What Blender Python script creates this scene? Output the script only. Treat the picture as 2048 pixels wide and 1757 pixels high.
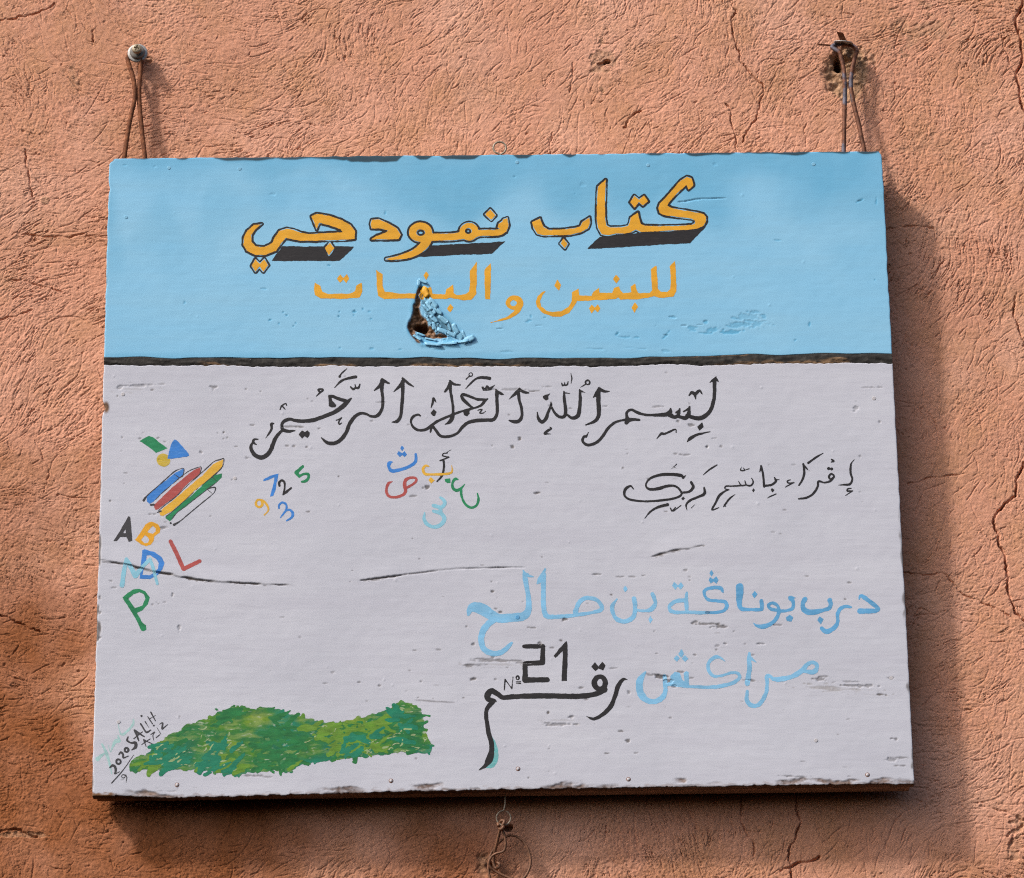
import bpy, bmesh, math, random
import numpy as np
from mathutils import Vector, Matrix

scn = bpy.context.scene
for o in list(bpy.data.objects):
    bpy.data.objects.remove(o)
C = scn.collection

# ------------------------------------------------------------------ camera
F_PX = 8000.0                     # focal length in pixels of a 2048 px wide frame
CAM = np.array([0.0128, -4.7220, 1.6582])
PITCH, YAW = 0.38130, 0.00063
cam_d = bpy.data.cameras.new('camera')
cam = bpy.data.objects.new('camera', cam_d)
C.objects.link(cam)
cam.location = CAM
cam.rotation_euler = (math.pi / 2 + PITCH, 0, -YAW)
cam_d.sensor_width = 36.0
cam_d.sensor_fit = 'HORIZONTAL'
cam_d.lens = F_PX / 2048.0 * 36.0
cam_d.clip_start, cam_d.clip_end = 0.1, 200.0
scn.camera = cam

# ------------------------------------------------------------------ light
SUN_TRAVEL = Vector((1.46, 1.0, -1.62)).normalized()      # grazing, from the upper left
to_sun = -SUN_TRAVEL
SUN_EL = math.asin(to_sun.z)
SUN_AZ = math.atan2(to_sun.x, to_sun.y)
world = bpy.data.worlds.new('World')
scn.world = world
world.use_nodes = True
wn = world.node_tree
wn.nodes.clear()
w_out = wn.nodes.new('ShaderNodeOutputWorld')
w_bg = wn.nodes.new('ShaderNodeBackground')
w_sky = wn.nodes.new('ShaderNodeTexSky')
w_sky.sky_type = 'NISHITA'
w_sky.sun_disc = False
w_sky.sun_elevation = SUN_EL
w_sky.sun_rotation = SUN_AZ
w_sky.dust_density = 5.0
w_sky.air_density = 0.85
w_sky.ozone_density = 0.5
wn.links.new(w_sky.outputs[0], w_bg.inputs[0])
wn.links.new(w_bg.outputs[0], w_out.inputs[0])
w_bg.inputs[1].default_value = 0.15
sun_d = bpy.data.lights.new('sun', 'SUN')
sun = bpy.data.objects.new('sun', sun_d)
C.objects.link(sun)
sun.location = (-3, -3, 8)
sun.rotation_euler = SUN_TRAVEL.to_track_quat('-Z', 'Y').to_euler()
sun_d.energy = 2.8
sun_d.angle = math.radians(5.0)          # thin haze softens the shadow edges
sun_d.color = (1.0, 0.95, 0.89)
vs = scn.view_settings
vs.view_transform = 'Standard'
vs.look = 'None'
vs.gamma = 1.0
vs.exposure = 0.10
vs.use_curve_mapping = False
scn.cycles.use_denoising = False
scn.cycles.filter_width = 1.15
scn.cycles.denoiser = 'OPENIMAGEDENOISE'
scn.cycles.denoising_prefilter = 'ACCURATE'
scn.cycles.max_bounces = 5
scn.cycles.use_adaptive_sampling = False

# ------------------------------------------------------------------ geometry of the view, used once to survey the photograph
BW_H = 0.85545                    # height of the board (its width is 1 m)
RHO = 0.01327                     # the board hangs a little askew
Y_FRONT = -0.050                  # painted face, wall face is y = 0
Z_MID = 3.5
fw = np.array([math.sin(YAW) * math.cos(PITCH), math.cos(YAW) * math.cos(PITCH), math.sin(PITCH)])
rt = np.array([math.cos(YAW), -math.sin(YAW), 0.0])
up = np.cross(rt, fw)


def unproject(px, py, yplane):
    """survey: pixel of the 2048 x 1757 photograph -> point on the plane y = yplane"""
    px = np.asarray(px, float); py = np.asarray(py, float)
    d = fw + ((px - 1024.0) / F_PX)[..., None] * rt + ((878.5 - py) / F_PX)[..., None] * up
    t = (yplane - CAM[1]) / d[..., 1]
    return CAM + d * t[..., None]


def W3(px, py, y):
    return tuple(float(v) for v in unproject(px, py, np.asarray(y, float)))


CR, SR = math.cos(RHO), math.sin(RHO)


def board_xz(px, py):
    """pixel -> board coordinates, origin at the middle of the bottom edge"""
    p = unproject(px, py, Y_FRONT)
    X = p[..., 0]; Z = p[..., 2] - Z_MID
    return X * CR + Z * SR, -X * SR + Z * CR + BW_H / 2


# ------------------------------------------------------------------ numeric noise
def gnoise(shape, sx, sy, seed):
    """gaussian filtered white noise, unit deviation; sx, sy in cells"""
    h, w = shape
    r = np.random.default_rng(seed).standard_normal(shape)
    fx = np.fft.rfftfreq(w)[None, :]
    fy = np.fft.fftfreq(h)[:, None]
    k = np.exp(-2 * math.pi ** 2 * ((fx * sx) ** 2 + (fy * sy) ** 2))
    n = np.fft.irfft2(np.fft.rfft2(r) * k, s=shape)
    n -= n.mean()
    return n / (n.std() + 1e-12)


def blur(a, s):
    h, w = a.shape
    p = int(4 * s) + 2
    b = np.pad(a, p, mode='edge')
    fx = np.fft.rfftfreq(b.shape[1])[None, :]
    fy = np.fft.fftfreq(b.shape[0])[:, None]
    k = np.exp(-2 * math.pi ** 2 * s * s * (fx ** 2 + fy ** 2))
    return np.fft.irfft2(np.fft.rfft2(b) * k, s=b.shape)[p:p + h, p:p + w]


def bil(a, x, y):
    h, w = a.shape
    x = np.clip(x, 0, w - 1.001); y = np.clip(y, 0, h - 1.001)
    i = x.astype(int); j = y.astype(int)
    u = x - i; v = y - j
    return (a[j, i] * (1 - u) + a[j, i + 1] * u) * (1 - v) + (a[j + 1, i] * (1 - u) + a[j + 1, i + 1] * u) * v


def smoothstep(a, b, x):
    t = np.clip((x - a) / (b - a), 0, 1)
    return t * t * (3 - 2 * t)


# ------------------------------------------------------------------ object helpers
def props(o, label=None, cat=None, group=None, kind=None):
    if label: o['label'] = label
    if cat: o['category'] = cat
    if group: o['group'] = group
    if kind: o['kind'] = kind
    return o


def empty(name, loc, label, cat, group=None):
    o = bpy.data.objects.new(name, None)
    o.empty_display_size = 0.05
    C.objects.link(o)
    o.location = loc
    return props(o, label, cat, group)


def link_mesh(name, verts, faces, mats, parent=None, smooth=True, label=None):
    me = bpy.data.meshes.new(name)
    me.from_pydata([tuple(v) for v in verts], [], [tuple(f) for f in faces])
    return finish(name, me, mats, parent, smooth, label)


def finish(name, me, mats, parent=None, smooth=True, label=None):
    for m in (mats if isinstance(mats, (list, tuple)) else [mats]):
        me.materials.append(m)
    if smooth:
        me.polygons.foreach_set('use_smooth', np.ones(len(me.polygons), bool))
    me.update()
    o = bpy.data.objects.new(name, me)
    C.objects.link(o)
    if parent: o.parent = parent
    if label: o['label'] = label
    return o


def quads_mesh(name, co, quads, mats, parent=None, smooth=True, attrs=None, polys=None, mat_index=None):
    """fast mesh from numpy; co (n,3), quads (m,4); polys = list of extra index lists"""
    me = bpy.data.meshes.new(name)
    n = len(co)
    me.vertices.add(n)
    me.vertices.foreach_set('co', np.ascontiguousarray(co, np.float32).ravel())
    li = quads.ravel().astype(np.int32)
    tot = np.full(len(quads), 4, np.int32)
    if polys:
        li = np.concatenate([li, np.array([i for p in polys for i in p], np.int32)])
        tot = np.concatenate([tot, np.array([len(p) for p in polys], np.int32)])
    start = np.concatenate([[0], np.cumsum(tot)[:-1]]).astype(np.int32)
    me.loops.add(len(li))
    me.polygons.add(len(tot))
    me.loops.foreach_set('vertex_index', li)
    me.polygons.foreach_set('loop_start', start)
    me.polygons.foreach_set('loop_total', tot)
    if mat_index is not None:
        me.polygons.foreach_set('material_index', mat_index.astype(np.int32))
    me.update(calc_edges=True)
    for k, a in (attrs or {}).items():
        at = me.attributes.new(k, 'FLOAT', 'POINT')
        at.data.foreach_set('value', np.ascontiguousarray(a, np.float32).ravel())
    return finish(name, me, mats, parent, smooth)


def catmull(P, n=8, closed=False):
    P = np.asarray(P, float)
    m = len(P)
    if m < 3: return P
    out = []
    segs = m if closed else m - 1
    for i in range(segs):
        if closed:
            a, b, c, d = P[(i - 1) % m], P[i], P[(i + 1) % m], P[(i + 2) % m]
        else:
            b, c = P[i], P[i + 1]
            a = P[i - 1] if i else 2 * b - c
            d = P[i + 2] if i + 2 < m else 2 * c - b
        for k in range(n):
            t = k / n
            out.append(0.5 * (2 * b + (c - a) * t + (2 * a - 5 * b + 4 * c - d) * t * t + (3 * b - a - 3 * c + d) * t ** 3))
    if not closed: out.append(P[-1])
    return np.array(out)


def tube(pts, rad, nseg=12, sub=8, closed=False, jitter=0.0, seed=1):
    """round bar along a smoothed path: returns verts, faces"""
    P = catmull(pts, sub, closed)
    m = len(P)
    rr = np.random.default_rng(seed)
    verts, faces = [], []
    prev = None
    for i in range(m):
        if closed: t = P[(i + 1) % m] - P[i - 1]
        else: t = P[min(i + 1, m - 1)] - P[max(i - 1, 0)]
        t = t / (np.linalg.norm(t) + 1e-12)
        if prev is None:
            ref = np.array([0, 1, 0.]) if abs(t[1]) < 0.8 else np.array([1., 0, 0])
            nrm = np.cross(t, ref)
        else:
            nrm = prev - t * np.dot(prev, t)
        nrm /= np.linalg.norm(nrm) + 1e-12
        prev = nrm
        b = np.cross(t, nrm)
        r = (rad[i * len(rad) // m] if isinstance(rad, (list, np.ndarray)) else rad) * (1 + jitter * rr.standard_normal())
        for k in range(nseg):
            a = 2 * math.pi * k / nseg
            verts.append(P[i] + r * (math.cos(a) * nrm + math.sin(a) * b))
    rings = m if closed else m - 1
    for i in range(rings):
        for k in range(nseg):
            a = i * nseg + k; b2 = i * nseg + (k + 1) % nseg
            c = ((i + 1) % m) * nseg + (k + 1) % nseg; d = ((i + 1) % m) * nseg + k
            faces.append((a, b2, c, d))
    if not closed:
        faces.append(tuple(range(nseg))[::-1])
        faces.append(tuple((m - 1) * nseg + k for k in range(nseg)))
    return verts, faces


def lathe(profile, center, axis=(0, -1, 0), n=40):
    """profile: (radius, height along axis)"""
    ax = Vector(axis).normalized()
    e1 = ax.orthogonal().normalized(); e2 = ax.cross(e1)
    c = Vector(center)
    V, Fc = [], []
    for r, h in profile:
        for k in range(n):
            a = 2 * math.pi * k / n
            V.append(tuple(c + ax * h + (e1 * math.cos(a) + e2 * math.sin(a)) * r))
    for i in range(len(profile) - 1):
        for k in range(n):
            Fc.append((i * n + k, i * n + (k + 1) % n, (i + 1) * n + (k + 1) % n, (i + 1) * n + k))
    return V, Fc


# ------------------------------------------------------------------ materials
class NT:
    def __init__(s, name):
        s.m = bpy.data.materials.new(name); s.m.use_nodes = True
        s.t = s.m.node_tree; s.p = s.t.nodes['Principled BSDF']
        s.co = s.t.nodes.new('ShaderNodeTexCoord').outputs['Object']

    def link(s, a, b): s.t.links.new(a, b)

    def noise(s, scale, detail=4, stretch=None, rough=0.55, offs=0.0):
        c = s.co
        if stretch or offs:
            mp = s.t.nodes.new('ShaderNodeMapping')
            mp.inputs['Scale'].default_value = stretch or (1, 1, 1)
            mp.inputs['Location'].default_value = (offs, offs * 0.7, offs * 1.3)
            s.link(c, mp.inputs[0]); c = mp.outputs[0]
        n = s.t.nodes.new('ShaderNodeTexNoise')
        n.inputs['Scale'].default_value = scale
        n.inputs['Detail'].default_value = detail
        n.inputs['Roughness'].default_value = rough
        s.link(c, n.inputs['Vector'])
        return n.outputs['Fac']

    def ramp(s, fac, stops):
        r = s.t.nodes.new('ShaderNodeValToRGB')
        e = r.color_ramp.elements
        while len(e) < len(stops): e.new(0.5)
        for el, (p, c) in zip(e, stops):
            el.position = p
            el.color = (c, c, c, 1) if isinstance(c, (int, float)) else (*c, 1)
        s.link(fac, r.inputs[0])
        return r.outputs[0]

    def mix(s, fac, a, b, mode='MIX'):
        n = s.t.nodes.new('ShaderNodeMix'); n.data_type = 'RGBA'; n.blend_type = mode
        for sock, v in ((n.inputs[0], fac), (n.inputs[6], a), (n.inputs[7], b)):
            if isinstance(v, (int, float)): sock.default_value = v
            elif isinstance(v, tuple): sock.default_value = (*v, 1)
            else: s.link(v, sock)
        return n.outputs[2]

    def attr(s, name):
        a = s.t.nodes.new('ShaderNodeAttribute'); a.attribute_name = name
        return a.outputs['Fac']

    def math(s, op, a, b):
        n = s.t.nodes.new('ShaderNodeMath'); n.operation = op
        for sock, v in zip(n.inputs, (a, b)):
            if isinstance(v, (int, float)): sock.default_value = v
            else: s.link(v, sock)
        return n.outputs[0]

    def bump(s, h, strength, dist):
        b = s.t.nodes.new('ShaderNodeBump')
        b.inputs['Strength'].default_value = strength
        b.inputs['Distance'].default_value = dist
        s.link(h, b.inputs['Height']); s.link(b.outputs[0], s.p.inputs['Normal'])

    def base(s, c):
        if isinstance(c, tuple): s.p.inputs['Base Color'].default_value = (*c, 1)
        else: s.link(c, s.p.inputs['Base Color'])

    def done(s, rough=0.6, metal=0.0, spec=0.3):
        if isinstance(rough, (int, float)): s.p.inputs['Roughness'].default_value = rough
        else: s.link(rough, s.p.inputs['Roughness'])
        s.p.inputs['Metallic'].default_value = metal
        s.p.inputs['Specular IOR Level'].default_value = spec
        return s.m


def paint(name, col, vary=0.14, thin=None, rough=0.5, thin_amt=0.35, scale=38):
    """brushed hand paint: streaks of thicker and thinner colour"""
    n = NT(name)
    s1 = n.noise(scale, 4, (1.0, 1.0, 2.2))
    s2 = n.noise(420, 2, (0.25, 1, 1.6), offs=3.1)
    dk = tuple(c * (1 - vary) for c in col); lt = tuple(min(1, c * (1 + vary)) for c in col)
    c = n.ramp(s1, [(0.32, dk), (0.5, col), (0.68, lt)])
    c = n.mix(n.ramp(s2, [(0.45, 0.0), (0.72, thin_amt)]), c, thin or tuple(min(1, v * 1.25 + 0.02) for v in col))
    n.base(c)
    n.bump(n.noise(600, 3, (0.35, 1, 1.5)), 0.12, 0.0006)
    return n.done(rough)


M = {}
M['black'] = paint('black_paint', (0.015, 0.014, 0.016), 0.2, (0.038, 0.036, 0.038), 0.5, 0.4)
M['darkgrey'] = paint('dark_grey_paint', (0.042, 0.042, 0.048), 0.15, (0.07, 0.07, 0.075))
M['orange'] = paint('orange_paint', (0.72, 0.352, 0.018), 0.12, (0.62, 0.40, 0.07))
M['yellow'] = paint('yellow_paint', (0.68, 0.39, 0.035), 0.1, (0.62, 0.45, 0.15))
M['mustard'] = paint('mustard_paint', (0.52, 0.38, 0.035), 0.14, (0.62, 0.52, 0.25))
M['green'] = paint('green_paint', (0.012, 0.215, 0.085), 0.22, (0.06, 0.30, 0.16))
M['blue'] = paint('blue_paint', (0.035, 0.20, 0.60), 0.16, (0.14, 0.34, 0.68))
M['red'] = paint('red_paint', (0.39, 0.073, 0.066), 0.12, (0.46, 0.16, 0.15))
M['sky'] = paint('light_blue_paint', (0.20, 0.47, 0.72), 0.16, (0.30, 0.54, 0.74), 0.5, 0.5, 22)
M['skydeep'] = paint('deeper_blue_paint', (0.10, 0.335, 0.60), 0.2, (0.20, 0.44, 0.68), 0.5, 0.5, 22)
M['pale'] = paint('pale_blue_paint', (0.235, 0.53, 0.68), 0.12, (0.34, 0.55, 0.66))
M['teal'] = paint('thin_teal_paint', (0.32, 0.545, 0.545), 0.12, (0.46, 0.56, 0.585), 0.5, 0.5)
M['tealdense'] = paint('teal_paint', (0.13, 0.42, 0.44), 0.14, (0.3, 0.5, 0.53), 0.5, 0.5)


def make_panel_material(name, base_kind):
    n = NT(name)
    streak = n.noise(26, 5, (0.16, 1, 1.5))
    fine = n.noise(300, 3, (0.12, 1, 1.4), offs=2.0)
    blot = n.noise(7, 4, offs=5.0)
    if base_kind == 'blue':
        c = n.ramp(blot, [(0.3, (0.215, 0.515, 0.765)), (0.5, (0.235, 0.535, 0.78)), (0.72, (0.26, 0.555, 0.79))])
        c = n.mix(n.ramp(streak, [(0.4, 0.0), (0.75, 0.5)]), c, (0.27, 0.53, 0.72))
        # the deeper first coat that shows towards the top and in the rubbed patches
        deep = n.math('MULTIPLY', n.attr('deep'), n.ramp(n.noise(14, 5, (1, 1, 0.4), offs=8), [(0.3, 0.65), (0.6, 1.0)]))
        c = n.mix(deep, c, (0.05, 0.325, 0.555))
        dirt_c = (0.014, 0.034, 0.048)
    else:
        c = n.ramp(blot, [(0.3, (0.50, 0.522, 0.600)), (0.5, (0.535, 0.556, 0.635)), (0.72, (0.56, 0.58, 0.655))])
        c = n.mix(n.ramp(streak, [(0.45, 0.0), (0.75, 0.55)]), c, (0.475, 0.487, 0.57))
        c = n.mix(n.ramp(fine, [(0.52, 0.0), (0.75, 0.5)]), c, (0.465, 0.475, 0.55))
        c = n.mix(n.attr('deep'), c, (0.33, 0.32, 0.325))
        dirt_c = (0.075, 0.06, 0.05)
    woodn = n.noise(240, 5, (0.15, 1, 1.0), offs=4)
    wood = n.ramp(woodn, [(0.3, (0.05, 0.026, 0.014)), (0.5, (0.15, 0.075, 0.035)), (0.7, (0.30, 0.165, 0.085))])
    c = n.mix(n.attr('dirt'), c, dirt_c)
    c = n.mix(n.attr('wood'), c, wood)
    n.base(c)
    n.bump(n.noise(900, 3, (0.3, 1, 1.2)), 0.10, 0.0005)
    return n.done(0.52, 0, 0.3)


M['panel_blue'] = make_panel_material('sky_blue_board_paint', 'blue')
M['panel_white'] = make_panel_material('off_white_board_paint', 'white')

n = NT('weathered_plywood_edge')
g = n.noise(60, 5, (0.08, 1, 3.0))
n.base(n.ramp(g, [(0.3, (0.05, 0.03, 0.02)), (0.5, (0.13, 0.085, 0.058)), (0.7, (0.24, 0.17, 0.125))]))
n.bump(g, 0.5, 0.001)
M['ply'] = n.done(0.85, 0, 0.15)
n = NT('grey_brown_batten_wood')
g = n.noise(40, 5, (0.06, 1, 4.0))
n.base(n.ramp(g, [(0.3, (0.17, 0.115, 0.08)), (0.7, (0.34, 0.245, 0.18))]))
n.bump(g, 0.4, 0.001)
M['batten'] = n.done(0.85, 0, 0.15)

n = NT('rough_black_strip')
g = n.noise(120, 5)
g2 = n.noise(300, 4, (0.3, 1, 1), offs=3)
c = n.ramp(g, [(0.3, (0.016, 0.015, 0.014)), (0.55, (0.034, 0.032, 0.03)), (0.75, (0.075, 0.07, 0.062))])
c = n.mix(n.math('MULTIPLY', n.attr('wood'), n.ramp(g2, [(0.4, 0.1), (0.55, 1.0)])), c, (0.36, 0.225, 0.125))
n.base(c)
n.bump(g, 0.7, 0.002)
M['strip'] = n.done(0.75, 0, 0.2)

n = NT('painted_grass_greens')
a = n.noise(24, 5, (1, 1, 1.5)); b = n.noise(60, 5, (0.8, 1, 1.2), offs=6); d = n.noise(130, 5, (0.35, 1, 1.3), offs=9); e = n.noise(17, 3, (0.8, 1, 1.3), offs=15)
c = n.ramp(a, [(0.36, (0.010, 0.155, 0.080)), (0.45, (0.022, 0.17, 0.045)), (0.54, (0.05, 0.20, 0.022)), (0.63, (0.15, 0.27, 0.022)), (0.70, (0.25, 0.34, 0.06))])
c = n.mix(n.ramp(b, [(0.48, 0.0), (0.64, 0.75)]), c, (0.010, 0.125, 0.042))
c = n.mix(n.ramp(e, [(0.56, 0.0), (0.66, 0.8)]), c, (0.005, 0.20, 0.13))
c = n.mix(n.ramp(d, [(0.52, 0.0), (0.66, 0.7)]), c, (0.20, 0.31, 0.085))
c = n.mix(n.ramp(n.noise(220, 4, (0.4, 1, 1.2), offs=21), [(0.6, 0.0), (0.72, 0.75)]), c, (0.46, 0.52, 0.42))
n.base(c)
n.bump(d, 0.2, 0.0006)
M['grass'] = n.done(0.55)

M['grass_dark'] = paint('dark_grass_green', (0.012, 0.155, 0.045), 0.3, (0.04, 0.22, 0.05), 0.55, 0.5, 60)
M['grass_olive'] = paint('yellow_grass_green', (0.105, 0.245, 0.022), 0.3, (0.20, 0.33, 0.06), 0.55, 0.5, 60)
M['grass_teal'] = paint('blue_grass_green', (0.006, 0.185, 0.105), 0.22, (0.03, 0.24, 0.14), 0.55, 0.5, 60)
M['grass_pale'] = paint('pale_grass_green', (0.27, 0.38, 0.17), 0.2, (0.42, 0.48, 0.36), 0.55, 0.6, 60)
n = NT('old_rust')
a = n.noise(160, 5); b = n.noise(45, 4, offs=2)
c = n.ramp(a, [(0.3, (0.075, 0.026, 0.012)), (0.5, (0.17, 0.06, 0.026)), (0.72, (0.29, 0.115, 0.052))])
n.base(c)
n.bump(a, 0.6, 0.0008)
M['rust'] = n.done(0.8, 0.15, 0.3)
n = NT('rust_with_blue_grey_steel')
a = n.noise(170, 5); b = n.noise(38, 3, (1, 1, 0.8), offs=1)
c = n.ramp(a, [(0.3, (0.06, 0.024, 0.014)), (0.5, (0.13, 0.05, 0.027)), (0.72, (0.22, 0.09, 0.05))])
sel = n.ramp(b, [(0.47, 0.0), (0.54, 1.0)])
c = n.mix(sel, c, n.ramp(a, [(0.3, (0.07, 0.065, 0.085)), (0.7, (0.15, 0.145, 0.19))]))
n.base(c)
n.bump(a, 0.5, 0.0008)
M['rustblue'] = n.done(0.65, 0.2, 0.35)
n = NT('weathered_zinc')
a = n.noise(260, 4)
n.base(n.ramp(a, [(0.3, (0.26, 0.255, 0.25)), (0.7, (0.46, 0.455, 0.45))]))
n.bump(a, 0.2, 0.0005)
M['zinc'] = n.done(0.55, 0.35, 0.4)
n = NT('tarnished_screw_eye_steel')
a = n.noise(260, 4)
n.base(n.ramp(a, [(0.3, (0.19, 0.16, 0.12)), (0.7, (0.40, 0.35, 0.275))]))
M['eye'] = n.done(0.55, 0.2, 0.4)
n = NT('dull_brass_plated_steel')
a = n.noise(300, 4)
n.base(n.ramp(a, [(0.3, (0.25, 0.20, 0.13)), (0.7, (0.42, 0.35, 0.24))]))
M['brass'] = n.done(0.5, 0.15, 0.5)
n = NT('dark_grey_rubber_washer')
a = n.noise(200, 4)
n.base(n.ramp(a, [(0.3, (0.15, 0.145, 0.135)), (0.7, (0.25, 0.24, 0.225))]))
M['washer_dark'] = n.done(0.7, 0.2, 0.3)
n = NT('thin_rusty_tie_wire')
a = n.noise(120, 4)
n.base(n.ramp(a, [(0.3, (0.10, 0.052, 0.03)), (0.6, (0.22, 0.105, 0.06)), (0.8, (0.34, 0.16, 0.09))]))
M['tie'] = n.done(0.6, 0.2, 0.4)
n = NT('white_painted_nail')
a = n.noise(500, 3)
n.base(n.ramp(a, [(0.3, (0.40, 0.385, 0.40)), (0.7, (0.56, 0.55, 0.59))]))
M['nail_white'] = n.done(0.5)
n = NT('blue_painted_nail')
a = n.noise(500, 3)
n.base(n.ramp(a, [(0.3, (0.16, 0.42, 0.62)), (0.7, (0.24, 0.50, 0.70))]))
M['nail_blue'] = n.done(0.5)

# the plaster
n = NT('terracotta_plaster')
big = n.noise(2.4, 5, offs=1.0); mid = n.noise(14, 5, offs=4); fin = n.noise(230, 4, offs=7); sand = n.noise(800, 3, offs=2)
c = n.ramp(big, [(0.3, (0.58, 0.282, 0.180)), (0.5, (0.63, 0.316, 0.210)), (0.7, (0.665, 0.35, 0.242))])
c = n.mix(n.ramp(mid, [(0.42, 0.0), (0.70, 0.8)]), c, (0.53, 0.27, 0.15))
c = n.mix(n.ramp(n.noise(5, 5, offs=12), [(0.5, 0.0), (0.68, 0.7)]), c, (0.72, 0.41, 0.30))
c = n.mix(n.ramp(fin, [(0.50, 0.0), (0.8, 0.45)]), c, (0.71, 0.40, 0.29))
c = n.mix(n.ramp(fin, [(0.22, 0.5), (0.42, 0.0)]), c, (0.42, 0.19, 0.105))
# earth-red damp rising into the lower left, bare cement where the render is broken
c = n.mix(n.math('MULTIPLY', n.attr('damp'), n.ramp(mid, [(0.3, 0.82), (0.6, 1.0)])), c,
          n.ramp(fin, [(0.3, (0.21, 0.072, 0.026)), (0.7, (0.335, 0.122, 0.048))]))
c = n.mix(n.attr('cement'), c, n.ramp(fin, [(0.3, (0.22, 0.125, 0.070)), (0.55, (0.40, 0.25, 0.15)), (0.75, (0.54, 0.37, 0.25))]))
c = n.mix(n.attr('hole_shade'), c, (0.012, 0.008, 0.006))  # shade inside the deep holes, put into the plaster colour
n.base(c)
n.bump(sand, 0.5, 0.0012)
M['plaster'] = n.done(0.92, 0, 0.12)

# ================================================================== THE WALL
STEP = 0.0008
cx0, cx1, cz0, cz1 = -0.74, 0.74, 2.80, 4.22
core_x = np.arange(cx0, cx1 + 1e-9, STEP); core_z = np.arange(cz0, cz1 + 1e-9, STEP)
grow = np.cumsum(STEP * 1.13 ** np.arange(1, 53))
gx = np.concatenate([cx0 - grow[::-1], core_x, cx1 + grow])
gz = np.concatenate([cz0 - grow[::-1], core_z, cz1 + grow])
NX, NZ = len(gx), len(gz); OFF = len(grow)
SH = (NZ, NX)
rng = np.random.default_rng(7)

theta = 0.50 + 0.55 * gnoise(SH, 170, 150, 11) + 0.30 * gnoise(SH, 55, 55, 12) + 0.18 * gnoise(SH, 18, 18, 13)
XX, ZZ = np.meshgrid(np.linspace(0, 1, NX), np.linspace(0, 1, NZ))
theta = theta - 0.45 * smoothstep(0.35, 0.0, XX) + 0.35 * smoothstep(0.62, 1.0, XX) - 0.3 * smoothstep(0.25, 0.0, ZZ)
vx, vz = np.cos(theta), np.sin(theta)


def lic(src, L, step=1.0):
    jj, ii = np.mgrid[0:NZ, 0:NX].astype(np.float32)
    acc = src.copy()
    for sg in (1, -1):
        x = ii.copy(); y = jj.copy()
        for k in range(L):
            a = np.clip(x, 0, NX - 1).astype(np.int32); b = np.clip(y, 0, NZ - 1).astype(np.int32)
            x += sg * step * vx[b, a]; y += sg * step * vz[b, a]
            a = np.clip(x, 0, NX - 1).astype(np.int32); b = np.clip(y, 0, NZ - 1).astype(np.int32)
            acc = acc + src[b, a]
    acc -= acc.mean()
    return acc / acc.std()


vx = vx.astype(np.float32); vz = vz.astype(np.float32)
w1 = gnoise(SH, 1.0, 1.0, 21).astype(np.float32)
w2 = gnoise(SH, 1.5, 1.5, 22).astype(np.float32)
f1 = lic(w1, 7); f2 = lic(w2, 32)
grain = gnoise(SH, 1.0, 1.0, 23); lump = gnoise(SH, 4, 4, 24); wave = gnoise(SH, 26, 26, 25); wide = gnoise(SH, 150, 120, 26)
amp = np.clip(0.85 + 0.35 * gnoise(SH, 55, 55, 27) + 0.25 * gnoise(SH, 16, 16, 30), 0.45, 1.8)
straw = smoothstep(-0.5, 0.8, gnoise(SH, 60, 50, 31))              # zones combed with straw, zones left crumbly
H = 0.00013 * grain * np.clip(0.9 + 0.4 * gnoise(SH, 30, 30, 28), .3, 2) + 0.00008 * f1 * amp + 0.00010 * lump + 0.00013 * gnoise(SH, 2.0, 2.0, 36) + 0.00035 * wave + 0.0018 * wide
m1 = smoothstep(-1.0, 0.3, gnoise(SH, 7, 7, 32)); m2 = smoothstep(-0.35, 0.7, gnoise(SH, 11, 11, 33))
H -= 0.00060 * np.exp(-(f1 / 0.17) ** 2) * m1 * amp
H -= 0.00185 * np.exp(-(f2 / 0.14) ** 2) * m2 * amp * straw
H -= 0.00050 * np.clip(f2 - 1.2, 0, 1.5) * amp * straw
H += 0.00016 * np.clip(-f1 - 0.8, 0, 2) * amp
iso = gnoise(SH, 2.6, 2.6, 34)
H -= 0.00095 * np.exp(-(iso / 0.11) ** 2) * smoothstep(-0.1, 0.8, gnoise(SH, 9, 9, 35)) * (1.15 - straw)
# pits
pit = gnoise(SH, 1.5, 1.5, 29)
H -= 0.0013 * np.clip(pit - 2.3, 0, 1.2)


def stamp(xs, zs, depth, width):
    """carve grooves at wall positions (cells), width in cells"""
    r = int(math.ceil(width)) + 1
    cxs = np.round(xs).astype(int); czs = np.round(zs).astype(int)
    for dj in range(-r, r + 1):
        for di in range(-r, r + 1):
            a = cxs + di; b = czs + dj
            dd = np.hypot(a - xs, b - zs)
            v = -depth * np.clip(1 - dd / width, 0, 1)
            ok = (a >= 0) & (a < NX) & (b >= 0) & (b < NZ) & (v < 0)
            np.minimum.at(carve, (b[ok], a[ok]), v[ok] if np.ndim(v) else v)


carve = np.zeros(SH)
# straw and trowel scratches, all one length of wandering groove each
NS = 12000
sx = rng.uniform(OFF, NX - OFF, NS); sz = rng.uniform(OFF, NZ - OFF, NS)
ln = np.clip(rng.lognormal(3.05, 0.62, NS), 8, 120)
dp = np.clip(rng.lognormal(-0.55, 0.45, NS), 0.2, 2.0) * 0.00150
dev = rng.normal(0, 0.35, NS); dev[rng.random(NS) < 0.12] += 1.3
cur = rng.normal(0, 0.012, NS)
x = sx.copy(); z = sz.copy()
for k in range(120):
    live = k < ln
    a = np.clip(x, 0, NX - 1).astype(int); b = np.clip(z, 0, NZ - 1).astype(int)
    th = theta[b, a] + dev + cur * k + rng.normal(0, 0.16, NS)
    x = x + np.cos(th); z = z + np.sin(th)
    tap = np.sin(np.pi * np.clip((k + 1) / (ln + 1), 0, 1)) ** 0.5
    stamp(x[live], z[live], (dp * tap)[live], 1.3)


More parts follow.
